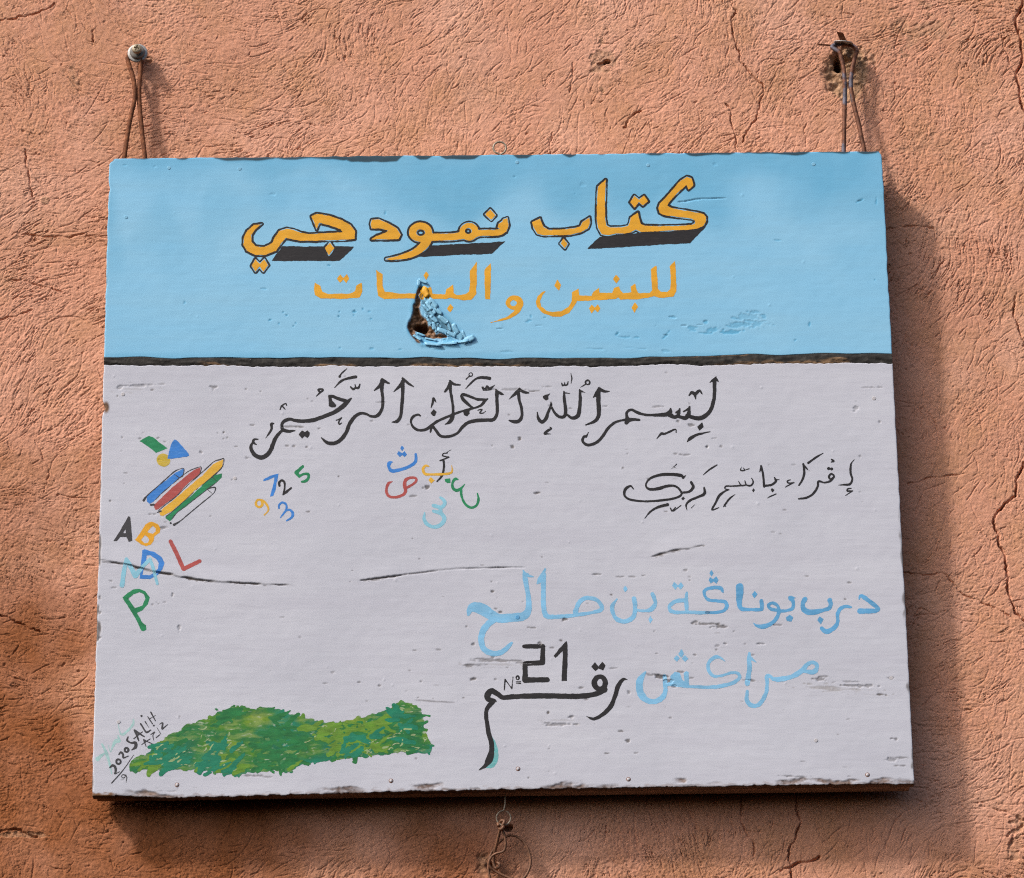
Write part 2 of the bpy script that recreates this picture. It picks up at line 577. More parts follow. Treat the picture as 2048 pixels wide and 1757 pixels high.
def wall_cells(pts):
    p = np.array(pts, float)
    w = unproject(p[:, 0], p[:, 1], 0.0)
    return (w[:, 0] - cx0) / STEP + OFF, (w[:, 2] - cz0) / STEP + OFF


def crack(pts, depth=0.004, width=1.5, jit=0.8, seed=1):
    width = width * 1.05; depth = depth * 1.8
    X, Z = wall_cells(pts)
    r = np.random.default_rng(seed)
    xs, zs = [], []
    ph = 0.0
    for i in range(len(X) - 1):
        L = max(2, int(np.hypot(X[i + 1] - X[i], Z[i + 1] - Z[i]) * 1.6))
        t = np.linspace(0, 1, L, endpoint=False)
        j = np.cumsum(r.normal(0, 0.55, L)) * jit
        j = (j - t * j[-1])
        dx, dz = X[i + 1] - X[i], Z[i + 1] - Z[i]
        q = math.hypot(dx, dz) + 1e-9
        j = np.clip(j, -0.10 * q, 0.10 * q)
        xs.append(X[i] + dx * t - dz / q * j); zs.append(Z[i] + dz * t + dx / q * j)
    xs = np.concatenate(xs); zs = np.concatenate(zs)
    wv = depth * np.clip(0.75 + 0.4 * np.sin(np.arange(len(xs)) * 0.11 + seed), 0.2, 1.2)
    stamp(xs, zs, wv, width)


crack([(2052, -12), (2032, 41), (2038, 68), (2043, 99), (2033, 152), (2041, 184), (2041, 205), (2050, 222)], 0.006, 2.3, seed=3)
crack([(2031, 592), (2027, 630), (2038, 655), (2050, 690)], 0.004, 1.6, seed=4)
crack([(2048, 925), (2033, 976), (2031, 993), (1997, 1023), (1986, 1046), (1999, 1071), (1997, 1085), (2011, 1112), (2014, 1146), (2021, 1198), (2030, 1228), (2052, 1247)], 0.006, 2.0, seed=5)
crack([(1800, 1147), (1850, 1152), (1890, 1150), (1935, 1195), (1980, 1212), (2018, 1232)], 0.002, 1.4, seed=6)
crack([(2003, 70), (2012, 100), (2020, 125), (2033, 152)], 0.0016, 1.3, seed=7)
crack([(1590, 1575), (1594, 1603), (1603, 1645), (1590, 1680), (1578, 1700), (1582, 1729), (1588, 1775)], 0.005, 1.6, seed=8)
crack([(1480, 1575), (1482, 1640), (1492, 1662), (1507, 1684), (1507, 1712)], 0.0028, 1.5, seed=9)
crack([(1561, 1740), (1590, 1728), (1640, 1712)], 0.004, 2.4, seed=10)
crack([(50, 300), (52, 335), (60, 365), (65, 395)], 0.003, 1.4, seed=12)
crack([(1450, -12), (1472, 27), (1463, 39), (1470, 85), (1479, 123), (1500, 147), (1526, 169), (1528, 191), (1519, 205), (1519, 218), (1511, 242), (1494, 263), (1485, 286)], 0.0035, 1.4, seed=13)
crack([(1451, 208), (1463, 222), (1461, 242), (1473, 283), (1473, 306)], 0.003, 1.3, seed=33)
crack([(1248, 256), (1262, 235), (1283, 222)], 0.003, 2.0, seed=14)
crack([(0, 1228), (40, 1245), (80, 1262)], 0.003, 1.6, seed=15)
crack([(0, 1665), (30, 1660), (60, 1672), (75, 1676)], 0.003, 2.0, seed=16)
crack([(35, 467), (85, 473), (140, 476), (168, 468)], 0.002, 1.5, seed=17)
crack([(12, 562), (60, 565), (125, 584)], 0.0018, 1.5, seed=18)
crack([(0, 640), (40, 628), (65, 620)], 0.0018, 1.5, seed=19)
crack([(2048, 1640), (2000, 1622), (1960, 1612)], 0.0012, 2.4, seed=20)
crack([(2046, 1650), (2028, 1668), (2018, 1712)], 0.0015, 2.4, seed=21)
crack([(0, 40), (50, 35), (85, 22), (110, 8)], 0.0028, 1.6, seed=22)
crack([(186, 62), (187, 85)], 0.003, 1.6, seed=23)
crack([(1145, 125), (1142, 170), (1140, 185)], 0.0018, 1.3, seed=24)
crack([(1105, 265), (1098, 320)], 0.0018, 1.3, seed=25)
crack([(1770, 458), (1800, 452), (1840, 452), (1868, 456)], 0.0018, 1.5, seed=26)
crack([(1815, 970), (1850, 958), (1930, 948)], 0.0018, 1.4, seed=27)
crack([(70, 880), (95, 930), (88, 985)], 0.0014, 1.4, seed=28)
H += carve

PX, PZ = np.meshgrid(gx, gz)


def wall_xz(px, py):
    p = unproject(px, py, 0.0)
    return float(p[0]), float(p[2])


cement = np.zeros(SH); hole_shade = np.zeros(SH)
edge_n = gnoise(SH, 10, 10, 41); edge_f = gnoise(SH, 2.6, 2.6, 42)


def patch(px, py, rx, ry, amount, depth, ang=0.0, rough=0.0008, noise=0.30, soft=0.80):
    """a broken spot in the render: bare cement and a shallow ragged bowl (radii in photo pixels)"""
    x0, z0 = wall_xz(px, py)
    m = 1.0 / 1600.0
    dx = (PX - x0) / (rx * m); dz = (PZ - z0) / (ry * m)
    ca, sa = math.cos(ang), math.sin(ang)
    q = np.hypot(dx * ca + dz * sa, -dx * sa + dz * ca) + noise * 0.5 * edge_n + noise * 0.4 * edge_f
    k = smoothstep(1.0, soft, q)
    near = (np.abs(PX - x0) < rx * m * 2.2) & (np.abs(PZ - z0) < ry * m * 2.2)
    k = k * near
    cement[:] = np.maximum(cement, k * amount)
    H[:] = H - k * depth + k * rough * edge_f
    return k


# the hole broken out round the right-hand fixing
patch(1694, 142, 56, 70, 0.9, 0.0016, 0.25, 0.0005, 0.10, 0.62)
patch(1682, 150, 46, 56, 0.9, 0.0040, 0.15, 0.0008, 0.06, 0.30)
patch(1678, 120, 20, 30, 0.8, 0.006, 0.2, 0.001, 0.10, 0.4)
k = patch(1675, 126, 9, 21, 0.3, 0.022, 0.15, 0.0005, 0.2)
hole_shade[:] = np.maximum(hole_shade, 0.55 * k)  # inside of the hole painted darker, as its shade
# small old fixing hole above the board
patch(1200, 118, 22, 60, 0.45, 0.0003, 0.1, 0.0004, 0.7)
k = patch(1214, 124, 7, 6, 0.6, 0.010, 0, 0.0, 0.2); hole_shade[:] = np.maximum(hole_shade, 0.5 * k)
patch(1203, 129, 11, 5, 0.5, 0.003, 0.4, 0.0, 0.3)
patch(1203, 175, 14, 12, 0.5, 0.0004, 0, 0.0004, 0.6)
# where the tie wire goes into the wall
patch(968, 1722, 17, 38, 0.6, 0.0028, 0.2, 0.0012, 0.2, 0.2)
patch(985, 1735, 9, 14, 0.5, 0.008, 0.2, 0.001, 0.4)
k = patch(1016, 1656, 8, 8, 0.3, 0.012, 0, 0, 0.2); hole_shade[:] = np.maximum(hole_shade, 0.6 * k)
# under the washer, faded cement smears
patch(296, 120, 14, 10, 0.5, 0.0006, 0, 0.0012, 0.5)
patch(145, 150, 8, 22, 0.25, 0.0, 0.3, 0.0002, 0.8)
patch(92, 400, 10, 9, 0.5, -0.0006, 0, 0, 0.4)
patch(1840, 60, 50, 34, 0.35, 0.0002, 0.4, 0.0002, 0.9)
patch(1880, 290, 60, 20, 0.18, 0.0002, 0.3, 0.0002, 0.9)
patch(2030, 1690, 16, 40, 0.35, 0.0012, -0.5, 0.0006, 0.7)
patch(1730, 115, 22, 18, 0.4, 0.0004, 0, 0.0008, 0.6)
patch(45, 1672, 30, 5, 0.4, 0.001, -0.2, 0.0004, 0.6)
patch(240, 262, 60, 30, 0.12, 0.0, 0.4, 0.0, 0.9)

# damp, earth-red staining across the lower left
ux = (PX + 0.64) / 1.28; uz = (PZ - 2.88) / 1.25
dline = 0.50 - 0.62 * ux - uz + 0.07 * gnoise(SH, 70, 50, 51) + 0.03 * gnoise(SH, 16, 16, 52)
damp = smoothstep(-0.10, 0.34, dline)
low = smoothstep(0.20, 0.02, uz + 0.03 * gnoise(SH, 90, 30, 53)) * 0.42
damp = np.clip(np.maximum(damp, low), 0, 1) * (np.abs(PX) < 1.6)

co = np.stack([PX.ravel(), -H.ravel(), PZ.ravel()], 1)
idx = np.arange(NX * NZ).reshape(SH)
q = np.stack([idx[:-1, :-1].ravel(), idx[:-1, 1:].ravel(), idx[1:, 1:].ravel(), idx[1:, :-1].ravel()], 1)
wall = quads_mesh('plaster_wall', co, q, M['plaster'], None, True, {'cement': cement, 'damp': damp, 'hole_shade': hole_shade})
props(wall, 'rough terracotta plaster wall with straw scratches and cracks behind the painted sign', 'wall')
WALL_H = H


def wall_y(px, py):
    x0, z0 = wall_xz(px, py)
    i = int((x0 - cx0) / STEP + OFF); j = int((z0 - cz0) / STEP + OFF)
    return -float(WALL_H[j, i])


# ================================================================== THE SIGN
base = Vector((0.0, 0.0, Z_MID)) + Vector((-(-BW_H / 2) * SR, 0, -BW_H / 2 * CR))
sign = empty('wooden_sign', base, 'hand-painted wooden sign, sky blue above and off-white below, hanging on two rusty wire loops', 'sign')
sign.rotation_euler = (0, -RHO, 0)

# ---- survey grid of the painted face, one cell per photo pixel
GX0, GY0, GX1, GY1 = 160, 280, 1860, 1620
GS = (GY1 - GY0, GX1 - GX0)
gyy, gxx = np.mgrid[GY0:GY1, GX0:GX1].astype(np.float32)
relief = np.zeros(GS)                      # metres, + = towards the viewer
deep = np.zeros(GS); dirt = np.zeros(GS); wood = np.zeros(GS)
relief += 0.000008 * gnoise(GS, 50, 2.4, 61) + 0.000013 * gnoise(GS, 14, 1.8, 62) + 0.00003 * gnoise(GS, 7, 5, 63) + 0.0005 * gnoise(GS, 260, 200, 64)
e1 = gnoise(GS, 3.5, 1.3, 65); e2 = gnoise(GS, 1.6, 1.0, 66); e3 = gnoise(GS, 12, 3, 67); e4 = gnoise(GS, 13, 0.9, 68)


def win(x, y, rx, ry):
    a = max(GX0, int(x - rx)) - GX0; b = min(GX1, int(x + rx) + 1) - GX0
    c = max(GY0, int(y - ry)) - GY0; d = min(GY1, int(y + ry) + 1) - GY0
    return slice(c, d), slice(a, b)


def chip(x, y, l, t, depth=0.0007, dark=0.9, ang=0.0, ragged=0.5, field=None):
    """gouge along the grain: l, t half length and half thickness in photo pixels"""
    s = win(x, y, l * 1.7 + 3, l * abs(math.sin(ang)) * 1.7 + t * 2.2 + 3)
    dx = gxx[s] - x; dy = gyy[s] - y
    ca, sa = math.cos(ang), math.sin(ang)
    qq = np.hypot((dx * ca + dy * sa) / l, (-dx * sa + dy * ca) / t) + ragged * (0.45 * e1[s] + 0.35 * e2[s])
    k = smoothstep(1.08, 0.72, qq)
    if field is not None and l > 30: k = k * smoothstep(-0.3, 0.9, e4[s])
    relief[s] -= 0.6 * depth * k
    f = dirt if field is None else field
    f[s] = np.maximum(f[s], dark * k)


def bump_at(x, y, r, h):
    s = win(x, y, r * 2, r * 2)
    k = smoothstep(1.0, 0.3, np.hypot(gxx[s] - x, gyy[s] - y) / r)
    relief[s] += h * k


def split(pts, depth=0.0012, w=1.4, dark=0.9, lip=0.0004, seed=0):
    """a split in the face: dark line, the side above it stands a little proud"""
    P = catmull(pts, 14)
    r = np.random.default_rng(seed)
    jit = np.cumsum(r.normal(0, 0.22, len(P)))
    jit -= np.linspace(0, jit[-1], len(P))
    for i, (x, y) in enumerate(P):
        y = y + jit[i]
        s = win(x, y, 12, 40)
        dx = np.abs(gxx[s] - x); dy = gyy[s] - y
        wi = w * (0.3 + 0.7 * math.sin(math.pi * min(1, (i + 1.0) / len(P))) ** 0.6) * (1 + 0.45 * math.sin(i * 0.9 + seed) * math.sin(i * 0.37))
        gx_ = smoothstep(7, 3, dx)
        k = smoothstep(wi + 0.7, wi * 0.3, np.abs(dy)) * gx_ * np.clip(0.9 + 0.5 * e3[s], 0.2, 1)
        relief[s] = np.where(k > 0.05, np.minimum(relief[s], -depth * k), relief[s])
        dirt[s] = np.maximum(dirt[s], dark * k)
        kk = smoothstep(38, 0.5, -dy) * (dy < 0.3) * gx_
        lipg[s] = np.maximum(lipg[s], 0.55 * lip * kk * math.sin(math.pi * min(1, (i + 1.0) / len(P))) ** 0.7)
        if w > 1.2 and r.random() < 0.22:          # paint chipped off along the split
            chip(x + r.uniform(-3, 3), y + r.uniform(0.5, 4), r.uniform(2, 6), r.uniform(0.8, 1.6), 0.0004, r.uniform(0.3, 0.7))


lipg = np.zeros(GS)
SPLITS = [
    ([(203, 1120), (250, 1130), (300, 1143), (360, 1154), (420, 1162), (500, 1167), (585, 1170)], 0.0022, 1.9, 0.95, 0.0016),
    ([(725, 1161), (760, 1156), (800, 1151)], 0.0016, 1.4, 0.9, 0.0010),
    ([(800, 1151), (860, 1144), (910, 1139), (985, 1137), (1045, 1136)], 0.0009, 0.9, 0.75, 0.0004),
    ([(1308, 1113), (1345, 1103), (1405, 1091)], 0.0014, 1.3, 0.9, 0.0008),
    ([(930, 1331), (945, 1329), (972, 1328)], 0.0016, 1.3, 0.95, 0.0006),
    ([(1345, 1264), (1434, 1266)], 0.0005, 0.6, 0.6, 0.0),
    ([(872, 1370), (900, 1370)], 0.0005, 0.6, 0.6, 0.0),
    ([(835, 1400), (868, 1402), (905, 1405)], 0.0006, 0.7, 0.6, 0.0002),
    ([(320, 1582), (390, 1575)], 0.0004, 0.6, 0.4, 0.0),
    ([(1606, 1524), (1690, 1535)], 0.0004, 0.7, 0.5, 0.0),
    ([(1280, 959), (1350, 958)], 0.0005, 0.6, 0.55, 0.0),
    ([(1368, 652), (1400, 650)], 0.0004, 0.6, 0.3, 0.0),
    ([(1362, 405), (1400, 399), (1446, 397)], 0.0003, 0.6, 0.25, 0.0003),
    ([(1000, 658), (1078, 652)], 0.0003, 0.6, 0.25, 0.0003),
]
for i, (p, d, w, k, l) in enumerate(SPLITS):
    split(p, d, w, k, l, i)
relief += lipg

# dents and chips the photograph shows, x, y, half length, half thickness, dark
CH = """1408,1248,26,2.5,.7 1440,1253,20,3,.7 1390,1245,10,3,.6 1000,1322,48,2.5,.55 960,1318,20,2,.5 1040,1326,26,2,.5 1120,1449,26,4,.4 1140,1434,5,3,.5
1325,1353,14,3,.8 1338,1363,10,4,.7 1300,1350,10,2.5,.5 1362,1344,7,2.5,.6 1640,1359,16,3,.55 1650,1353,8,2,.5 1720,1372,38,3,.45 1700,1364,30,2,.35
1790,1478,9,3,.6 1795,1516,16,2.5,.55 1785,1520,12,4,.4 1800,1532,13,1.5,.6 1762,1389,10,2.2,.8 1782,1356,7,2,.5 1020,780,44,2.5,.35 1072,783,17,1.5,.8 1095,774,12,1.5,.4
577,854,17,2,.55 600,855,8,2.5,.7 505,851,5,2,.6 638,858,4,2,.5 576,892,5,2,.6 588,893,3,2,.6 613,894,3,2.5,.7 492,917,6,2,.5 492,779,4,2,.6 522,783,2,1.5,.6
760,806,14,1.6,.35 817,851,4,1.5,.5 744,843,3,1.5,.5 1040,878,5,3.5,.85 1025,895,4,3,.8 985,893,2,2,.6 1100,812,4,2,.5 1210,813,5,2,.4 1318,814,12,2,.4 1355,844,4,3,.6
1382,851,5,3,.6 1414,894,4,3,.6 1443,893,3,2.5,.5 1430,877,6,2,.5 1255,908,2,2,.5 1372,910,12,1.8,.55 1351,909,3,2,.5 1415,893,3,3,.6 855,975,5,3.5,.8 846,976,2,2,.6 827,993,9,2,.55 984,892,2,2,.5
1073,988,6,3,.75 1078,986,4,2.5,.8 985,1184,4,3,.8 983,1164,2,2,.6 992,1218,4,2,.7 1001,1225,3,2,.9 1130,1239,6,3,.8 1062,1256,7,2,.6 932,1254,3,2,.6 947,1288,4,3,.6 986,1315,3,2,.6
1195,1149,8,1.6,.55 1190,1150,12,1.2,.4 1240,1154,10,1.2,.5 1265,1154,6,1.4,.5 1286,1152,4,2,.6 1224,1191,3,2,.85 1371,1141,4,2,.5 1700,1166,6,2.5,.6 1380,1161,2,2,.5 1552,1250,9,1.6,.5
1468,1263,3,2,.5 1450,1288,4,2,.4 1520,1288,10,2,.25 1435,1292,4,2,.4 1122,1281,3,2.5,.8 1106,1296,4,2.5,.6 1080,1287,3,3,.6 1228,1337,9,1.5,.5 1162,1376,5,2.5,.6 1172,1399,5,2.5,.5 1143,1435,4,2.5,.5
1096,1426,2.4,2.4,.9 1240,1463,6,2.5,.7 1256,1482,5,3.5,.8 1272,1507,4,2,.6 1097,1498,3,2,.6 1098,1544,2,2,.4 990,1358,4,2.5,.6 946,1358,7,3,.8 948,1356,5,2,.7 1391,1310,4,2,.6 1433,1300,3,2,.6 1507,1310,4,2,.5
1450,1288,4,2,.5 1520,1288,9,1.5,.4 1384,1356,6,2,.7 1505,1362,7,2,.7 1495,1360,12,1.4,.6 1258,1386,4,3,.5 1313,1308,3,2,.6 1319,1353,10,4,.8 1349,1373,4,3,.7
326,1056,8,3.5,.6 448,865,4,3,.8 436,867,3,1.5,.5 455,876,3,2,.7 447,878,2,2,.6 402,905,3,3,.5 492,914,4,2,.7 464,961,2,2,.6 220,1003,3,2.5,.7 245,876,2,2,.5 317,877,4,2,.6 280,878,3,2,.5 330,884,4,1.5,.4
242,903,5,2,.35 248,967,2,2,.5 300,1029,4,1.5,.6 309,1029,3,1.5,.5 313,1205,3,2,.6 317,1208,3,2,.5 330,1205,4,2,.5 305,1209,2,2,.5 220,1162,4,2,.5 227,1176,6,1.5,.4 200,1195,3,4,.6 200,1226,4,4,.6 200,1275,3,3,.6
345,1190,2,4,.5 358,1255,3,9,.4 270,1264,5,1.2,.5 427,776,7,4,.55 240,776,6,5,.25 275,772,20,3,.28 300,770,18,2,.25 1710,818,6,6,.3 1758,775,10,1.5,.4 1735,776,22,1.6,.3 1760,845,3,3,.4 1720,913,3,2,.4
511,1552,22,2.6,.55 535,1554,10,2,.5 813,1383,2,2,.4 718,1365,4,2,.6 760,1371,3,2,.6 842,1363,3,2,.5 650,1367,6,1.6,.5 893,1580,14,1.5,.5 950,1577,12,1.5,.4 1600,1554,22,1.6,.5 1570,1552,12,1.6,.5"""
for it in CH.split():
    a = [float(v) for v in it.split(',')]
    chip(a[0], a[1], a[2], a[3], 0.0006 + 0.0004 * (a[3] > 2.6), a[4] * 0.9)
# rubbed grey patches
chip(1690, 1380, 62, 7, 0.0002, 0.75, 0.10, 0.7, deep)
chip(1640, 1375, 40, 4, 0.0002, 0.6, 0.05, 0.7, deep)
chip(1000, 1330, 60, 6, 0.0001, 0.4, -0.03, 0.8, deep)
chip(1125, 1446, 40, 8, 0.0001, 0.35, 0, 0.8, deep)
chip(270, 776, 50, 9, 0.0001, 0.35, -0.05, 0.9, deep)
# small random dents of the off-white part
rr = np.random.default_rng(5)
for _ in range(90):
    x = rr.uniform(225, 1790); y = rr.uniform(745, 1560)
    chip(x, y, rr.uniform(1.2, 5), rr.uniform(0.9, 2.0), 0.0004, rr.uniform(0.25, 0.7))
for _ in range(60):
    bump_at(rr.uniform(225, 1780), rr.uniform(340, 1560), rr.uniform(2.5, 4.5), rr.uniform(0.0001, 0.00035))
# blue part: nicks that show the older, deeper blue
BL = """369,606,4,3,.6,-1 540,641,4,3,.9 566,625,3,2,.8 574,631,3,2,.8 558,647,2,2,.7 592,647,2,2,.7 587,653,2,2,.8 524,578,7,2,.4 660,532,4,2,.8 679,625,2,2,.8 709,622,4,4,.9 726,619,2,2,.8 739,624,3,2,.7 678,634,2,2,.8 743,639,3,2,.7 708,631,2,2,.7
1235,668,6,4,.8,-.8 1252,675,9,2,.5 1275,676,9,2.5,.7 1312,652,4,3,.5 1333,670,9,2.5,.85,-.9 1412,645,5,3,.7 1383,658,14,5,.6 1345,635,6,2,.5 1468,637,6,3,.5 1425,660,16,5,.6 1410,667,16,2,.6 1465,664,24,4,.75 1478,651,20,6,.5 1510,648,24,8,.55 1500,635,24,7,.35
1528,633,5,5,.7 1512,625,8,3,.5 1494,624,4,2,.5 1619,649,2,5,.7 1591,681,4,2,.7,-.6 1250,698,44,3,.35 1330,703,9,3,.4 1180,700,40,3,.25 1058,641,8,5,.7 1062,634,3,4,.7 1090,636,4,3,.6 1345,635,5,2,.4 1412,643,4,3,.5 1556,482,6,2,.6 1029,354,3,2,.8 1058,374,2,1.5,.6 1150,388,1.5,1.5,.7 1720,402,8,2,.8,-.5 1753,403,2,6,.7
771,426,2,4,.7 545,388,6,3,.3 800,700,4,2,.6 745,698,4,2,.6 680,697,4,2,.6 860,695,3,2,.5 250,331,4,1.5,.7 310,333,2,2,.4 1430,330,4,3,.6 1165,370,8,4,.3 880,700,10,2,.4 1010,705,20,2,.3 1750,560,2,2,.6"""
for it in BL.split():
    a = [float(v) for v in it.split(',')]
    chip(a[0], a[1], a[2], a[3], 0.0005, a[4] * 0.95, a[5] if len(a) > 5 else 0.0, 0.5, deep)
    if a[4] > 0.75: chip(a[0], a[1], a[2] * 0.5, a[3] * 0.5, 0.0004, 0.5)
tb = smoothstep(440, 325, gyy + 38 * gnoise(GS, 40, 40, 71)) * 0.50
tb = np.maximum(tb, 0.28 * smoothstep(0.3, 1.6, gnoise(GS, 30, 60, 72)) * smoothstep(620, 400, gyy))
tb = np.maximum(tb, 0.35 * smoothstep(700, 716, gyy) * (gyy < 722))
tb = np.maximum(tb, 0.5 * smoothstep(262, 218, gxx + 12 * gnoise(GS, 20, 30, 73)) * smoothstep(640, 400, gyy))
deep = np.where(gyy < 724, np.maximum(deep, tb), deep)


# ---- the torn spot in the blue part
def zpts(s, o, k):
    out = []
    for it in s.split():
        a = [float(v) for v in it.split(',')]
        out.append((o[0] + a[0] / k, o[1] + a[1] / k) + tuple(v / k for v in a[2:]))
    return out


def poly_sdf(P, X, Y):
    P = np.asarray([p[:2] for p in P], float)
    inside = np.zeros(X.shape, bool); best = np.full(X.shape, 1e9)
    for i in range(len(P)):
        x0, y0 = P[i]; x1, y1 = P[(i + 1) % len(P)]
        ex, ey = x1 - x0, y1 - y0
        t = np.clip(((X - x0) * ex + (Y - y0) * ey) / (ex * ex + ey * ey + 1e-12), 0, 1)
        best = np.minimum(best, (X - x0 - t * ex) ** 2 + (Y - y0 - t * ey) ** 2)
        if y0 != y1:
            c = ((y0 <= Y) & (Y < y1)) | ((y1 <= Y) & (Y < y0))
            inside ^= c & (X < x0 + (Y - y0) / (y1 - y0) * ex)
    d = np.sqrt(best)
    return np.where(inside, -d, d)


V7 = ((780, 540), 10.24)
WEDGE = '720,560 640,640 760,1000 880,1180 1000,1300 1220,1330 1500,1380 1560,1400 1280,1120 1060,900 900,700 800,520'
torn = zpts("600,300 700,335 860,600 960,800 1250,1080 1500,1340 1700,1420 1500,1530 1000,1560 660,1540 480,1400 360,1250 360,1100 430,980 470,720 520,560", *V7)
bark = zpts("600,330 690,350 650,430 590,520 640,620 600,760 640,900 760,1000 800,1120 900,1200 940,1300 1180,1310 1180,1380 800,1400 620,1300 500,1230 560,1400 640,1530 560,1490 480,1400 400,1300 350,1180 370,1080 430,980 470,850 470,720 510,680 520,560 560,430", *V7)
pith = zpts("490,1130 560,1090 760,1100 800,1170 740,1250 660,1280 560,1240 490,1190", *V7)
s = win(872, 634, 120, 100)
X, Y = gxx[s], gyy[s]
dT = poly_sdf(torn, X, Y); dB = poly_sdf(bark, X, Y); dP = poly_sdf(pith, X, Y)
flake = gnoise(X.shape, 2.2, 2.2, 81)
# terraces of lifted paint, elongated down the slope
u = (X - 860) * 0.55 + (Y - 600) * 0.83; v = -(X - 860) * 0.83 + (Y - 600) * 0.55
big_n = gnoise((300, 300), 15, 4.6, 82)
fl = bil(big_n, (u + 150), (v + 150))
ter = np.floor(fl * 1.7) / 1.7
inn = smoothstep(0.0, 14.0, -dT)
R = relief[s]
R -= inn * 0.0026 + inn * 0.0009 * (fl - ter) * 1.8
R += 0.0002 * smoothstep(9, 0, np.abs(dT - 1)) * (X < 845)                     # lifted left lip
R += 0.0004 * smoothstep(6, 0, np.abs(dT)) * (Y > 680)
R -= 0.0042 * smoothstep(1.0, -5.0, dB) * (0.8 + 0.25 * flake)
R -= 0.018 * smoothstep(1.5, -5.0, dP)
relief[s] = R
stepedge = np.clip(np.abs(np.gradient(ter, axis=0)) + np.abs(np.gradient(ter, axis=1)), 0, 0.6) / 0.6
wedge = poly_sdf(zpts(WEDGE, *V7), X, Y)
dirt[s] = np.maximum(dirt[s], 0.5 * smoothstep(1.0, -2.0, wedge))
wood[s] = np.maximum(wood[s], smoothstep(1.2, -1.2, dB + 0.8 * flake))
deep[s] = np.maximum(deep[s], 0.6 * smoothstep(10, -2, dT) * (fl > 0.2))
blur_dirt = blur(dirt, 0.45); dirt = np.clip(blur_dirt * 1.1, 0, 1)

# ---- outline of the board in the survey
def lerp(a, b, t): return a + (b - a) * t


def noise1(n, s, seed):
    r = np.random.default_rng(seed).standard_normal(n)
    k = np.exp(-2 * math.pi ** 2 * (np.fft.rfftfreq(n) * s) ** 2)
    o = np.fft.irfft(np.fft.rfft(r) * k, n)
    return o / (o.std() + 1e-9)


EN = 2048
n_top, n_bot, n_l, n_r = noise1(EN, 9, 1), noise1(EN, 5, 2), noise1(EN, 8, 3), noise1(EN, 10, 4)
n_bot2 = noise1(EN, 2.5, 5); n_d1 = noise1(EN, 22, 6); n_d2 = noise1(EN, 30, 8); n_d3 = noise1(EN, 4, 9)


def samp(a, t): return np.interp(t, np.linspace(0, 1, EN), a)


def edgeL(y):
    t = (y - 318) / (1592 - 318)
    x = lerp(219, 184, t) + 0.35 * samp(n_l, np.clip(t, 0, 1))
    x = x + 6 * np.exp(-((y - 815) / 9.0) ** 2) + 2.5 * np.exp(-((y - 378) / 8) ** 2) + 8 * smoothstep(330, 318, y)
    return x


def edgeR(y):
    t = (y - 303) / (1567 - 303)
    return lerp(1763, 1829, t) + 0.35 * samp(n_r, np.clip(t, 0, 1)) - 5 * smoothstep(313, 303, y)


def edgeT(u): return lerp(318, 303, u) + 0.4 * samp(n_top, u)


def edgeB(u):
    y = lerp(1592, 1567, u) + 0.6 * samp(n_bot, u) - 1.0 * np.clip(samp(n_bot2, u) - 0.6, 0, 2)
    return y + 4 * smoothstep(0.10, 0.0, u) * 0 + 6 * smoothstep(0.02, 0.10, u) * smoothstep(0.45, 0.1, u)


def divT(u): return np.interp(u, [0, .2, .35, .5, .62, .72, .85, .95, 1], [715, 717, 716, 718, 717, 713, 709, 707, 708]) + 0.9 * samp(n_d1, u)


def divB(u): return np.interp(u, [0, .2, .35, .5, .62, .72, .85, .95, 1], [731, 733, 734, 735, 734, 731, 728, 727, 728]) + 0.9 * samp(n_d2, u) + 0.5 * samp(n_d3, u)


# worn paint along the edges
uu = np.clip((gxx - edgeL(gyy)) / (edgeR(gyy) - edgeL(gyy)), 0, 1)
dtop = gyy - edgeT(uu); dbot = edgeB(uu) - gyy; dl = gxx - edgeL(gyy); dr = edgeR(gyy) - gxx
wear = gnoise(GS, 16, 4, 91)
tw = np.zeros(GX1 - GX0); xa = np.arange(GX0, GX1)
for a_, b_, h_ in ((262, 300, 3), (352, 382, 3), (418, 560, 5), (540, 700, 4.5), (690, 806, 8), (828, 866, 7), (880, 962, 8), (996, 1016, 4), (1024, 1066, 7), (1078, 1086, 4), (1126, 1152, 5), (1196, 1214, 3), (1290, 1330, 3.5), (1370, 1470, 4), (1480, 1620, 3.5), (1632, 1700, 2.5), (1715, 1762, 3.5)):
    tw = np.maximum(tw, 1.25 * h_ * smoothstep(a_ - 4, a_ + 14, xa) * smoothstep(b_ + 4, b_ - 14, xa))
topw = smoothstep(1.0, -1.5, dtop - tw[None, :] - 1.5 * wear) * (tw[None, :] > 0.5) * (gyy < 340)
dirt = np.maximum(dirt, 0.93 * topw)
tint_dark = smoothstep(10, -2, dtop - tw[None, :] - 2 * wear) * (tw[None, :] > 0.5) * (gyy < 345)
deep = np.maximum(deep, 0.7 * tint_dark * (gyy < 345))
bw = smoothstep(11, 1, dbot + 4.5 * e3 + 2 * e1) * smoothstep(-0.2, 0.8, gnoise(GS, 26, 20, 93))
wood = np.maximum(wood, 0.75 * bw * (gyy > 1540)); relief -= 0.0010 * bw * (gyy > 1540)
dirt = np.maximum(dirt, 0.6 * np.clip(bw * 1.5 * (e2 > 0.3), 0, 1) * (gyy > 1540))
lw = smoothstep(5, 0.5, dl + 2.6 * gnoise(GS, 3, 7, 94)) * smoothstep(0.3, 1.0, gnoise(GS, 6, 16, 95))
dirt = np.maximum(dirt, 0.85 * lw); relief -= 0.0006 * lw
rw = smoothstep(4, 0.5, dr + 2.0 * gnoise(GS, 3, 7, 96)) * smoothstep(0.7, 1.4, gnoise(GS, 6, 16, 97))
dirt = np.maximum(dirt, 0.7 * rw)
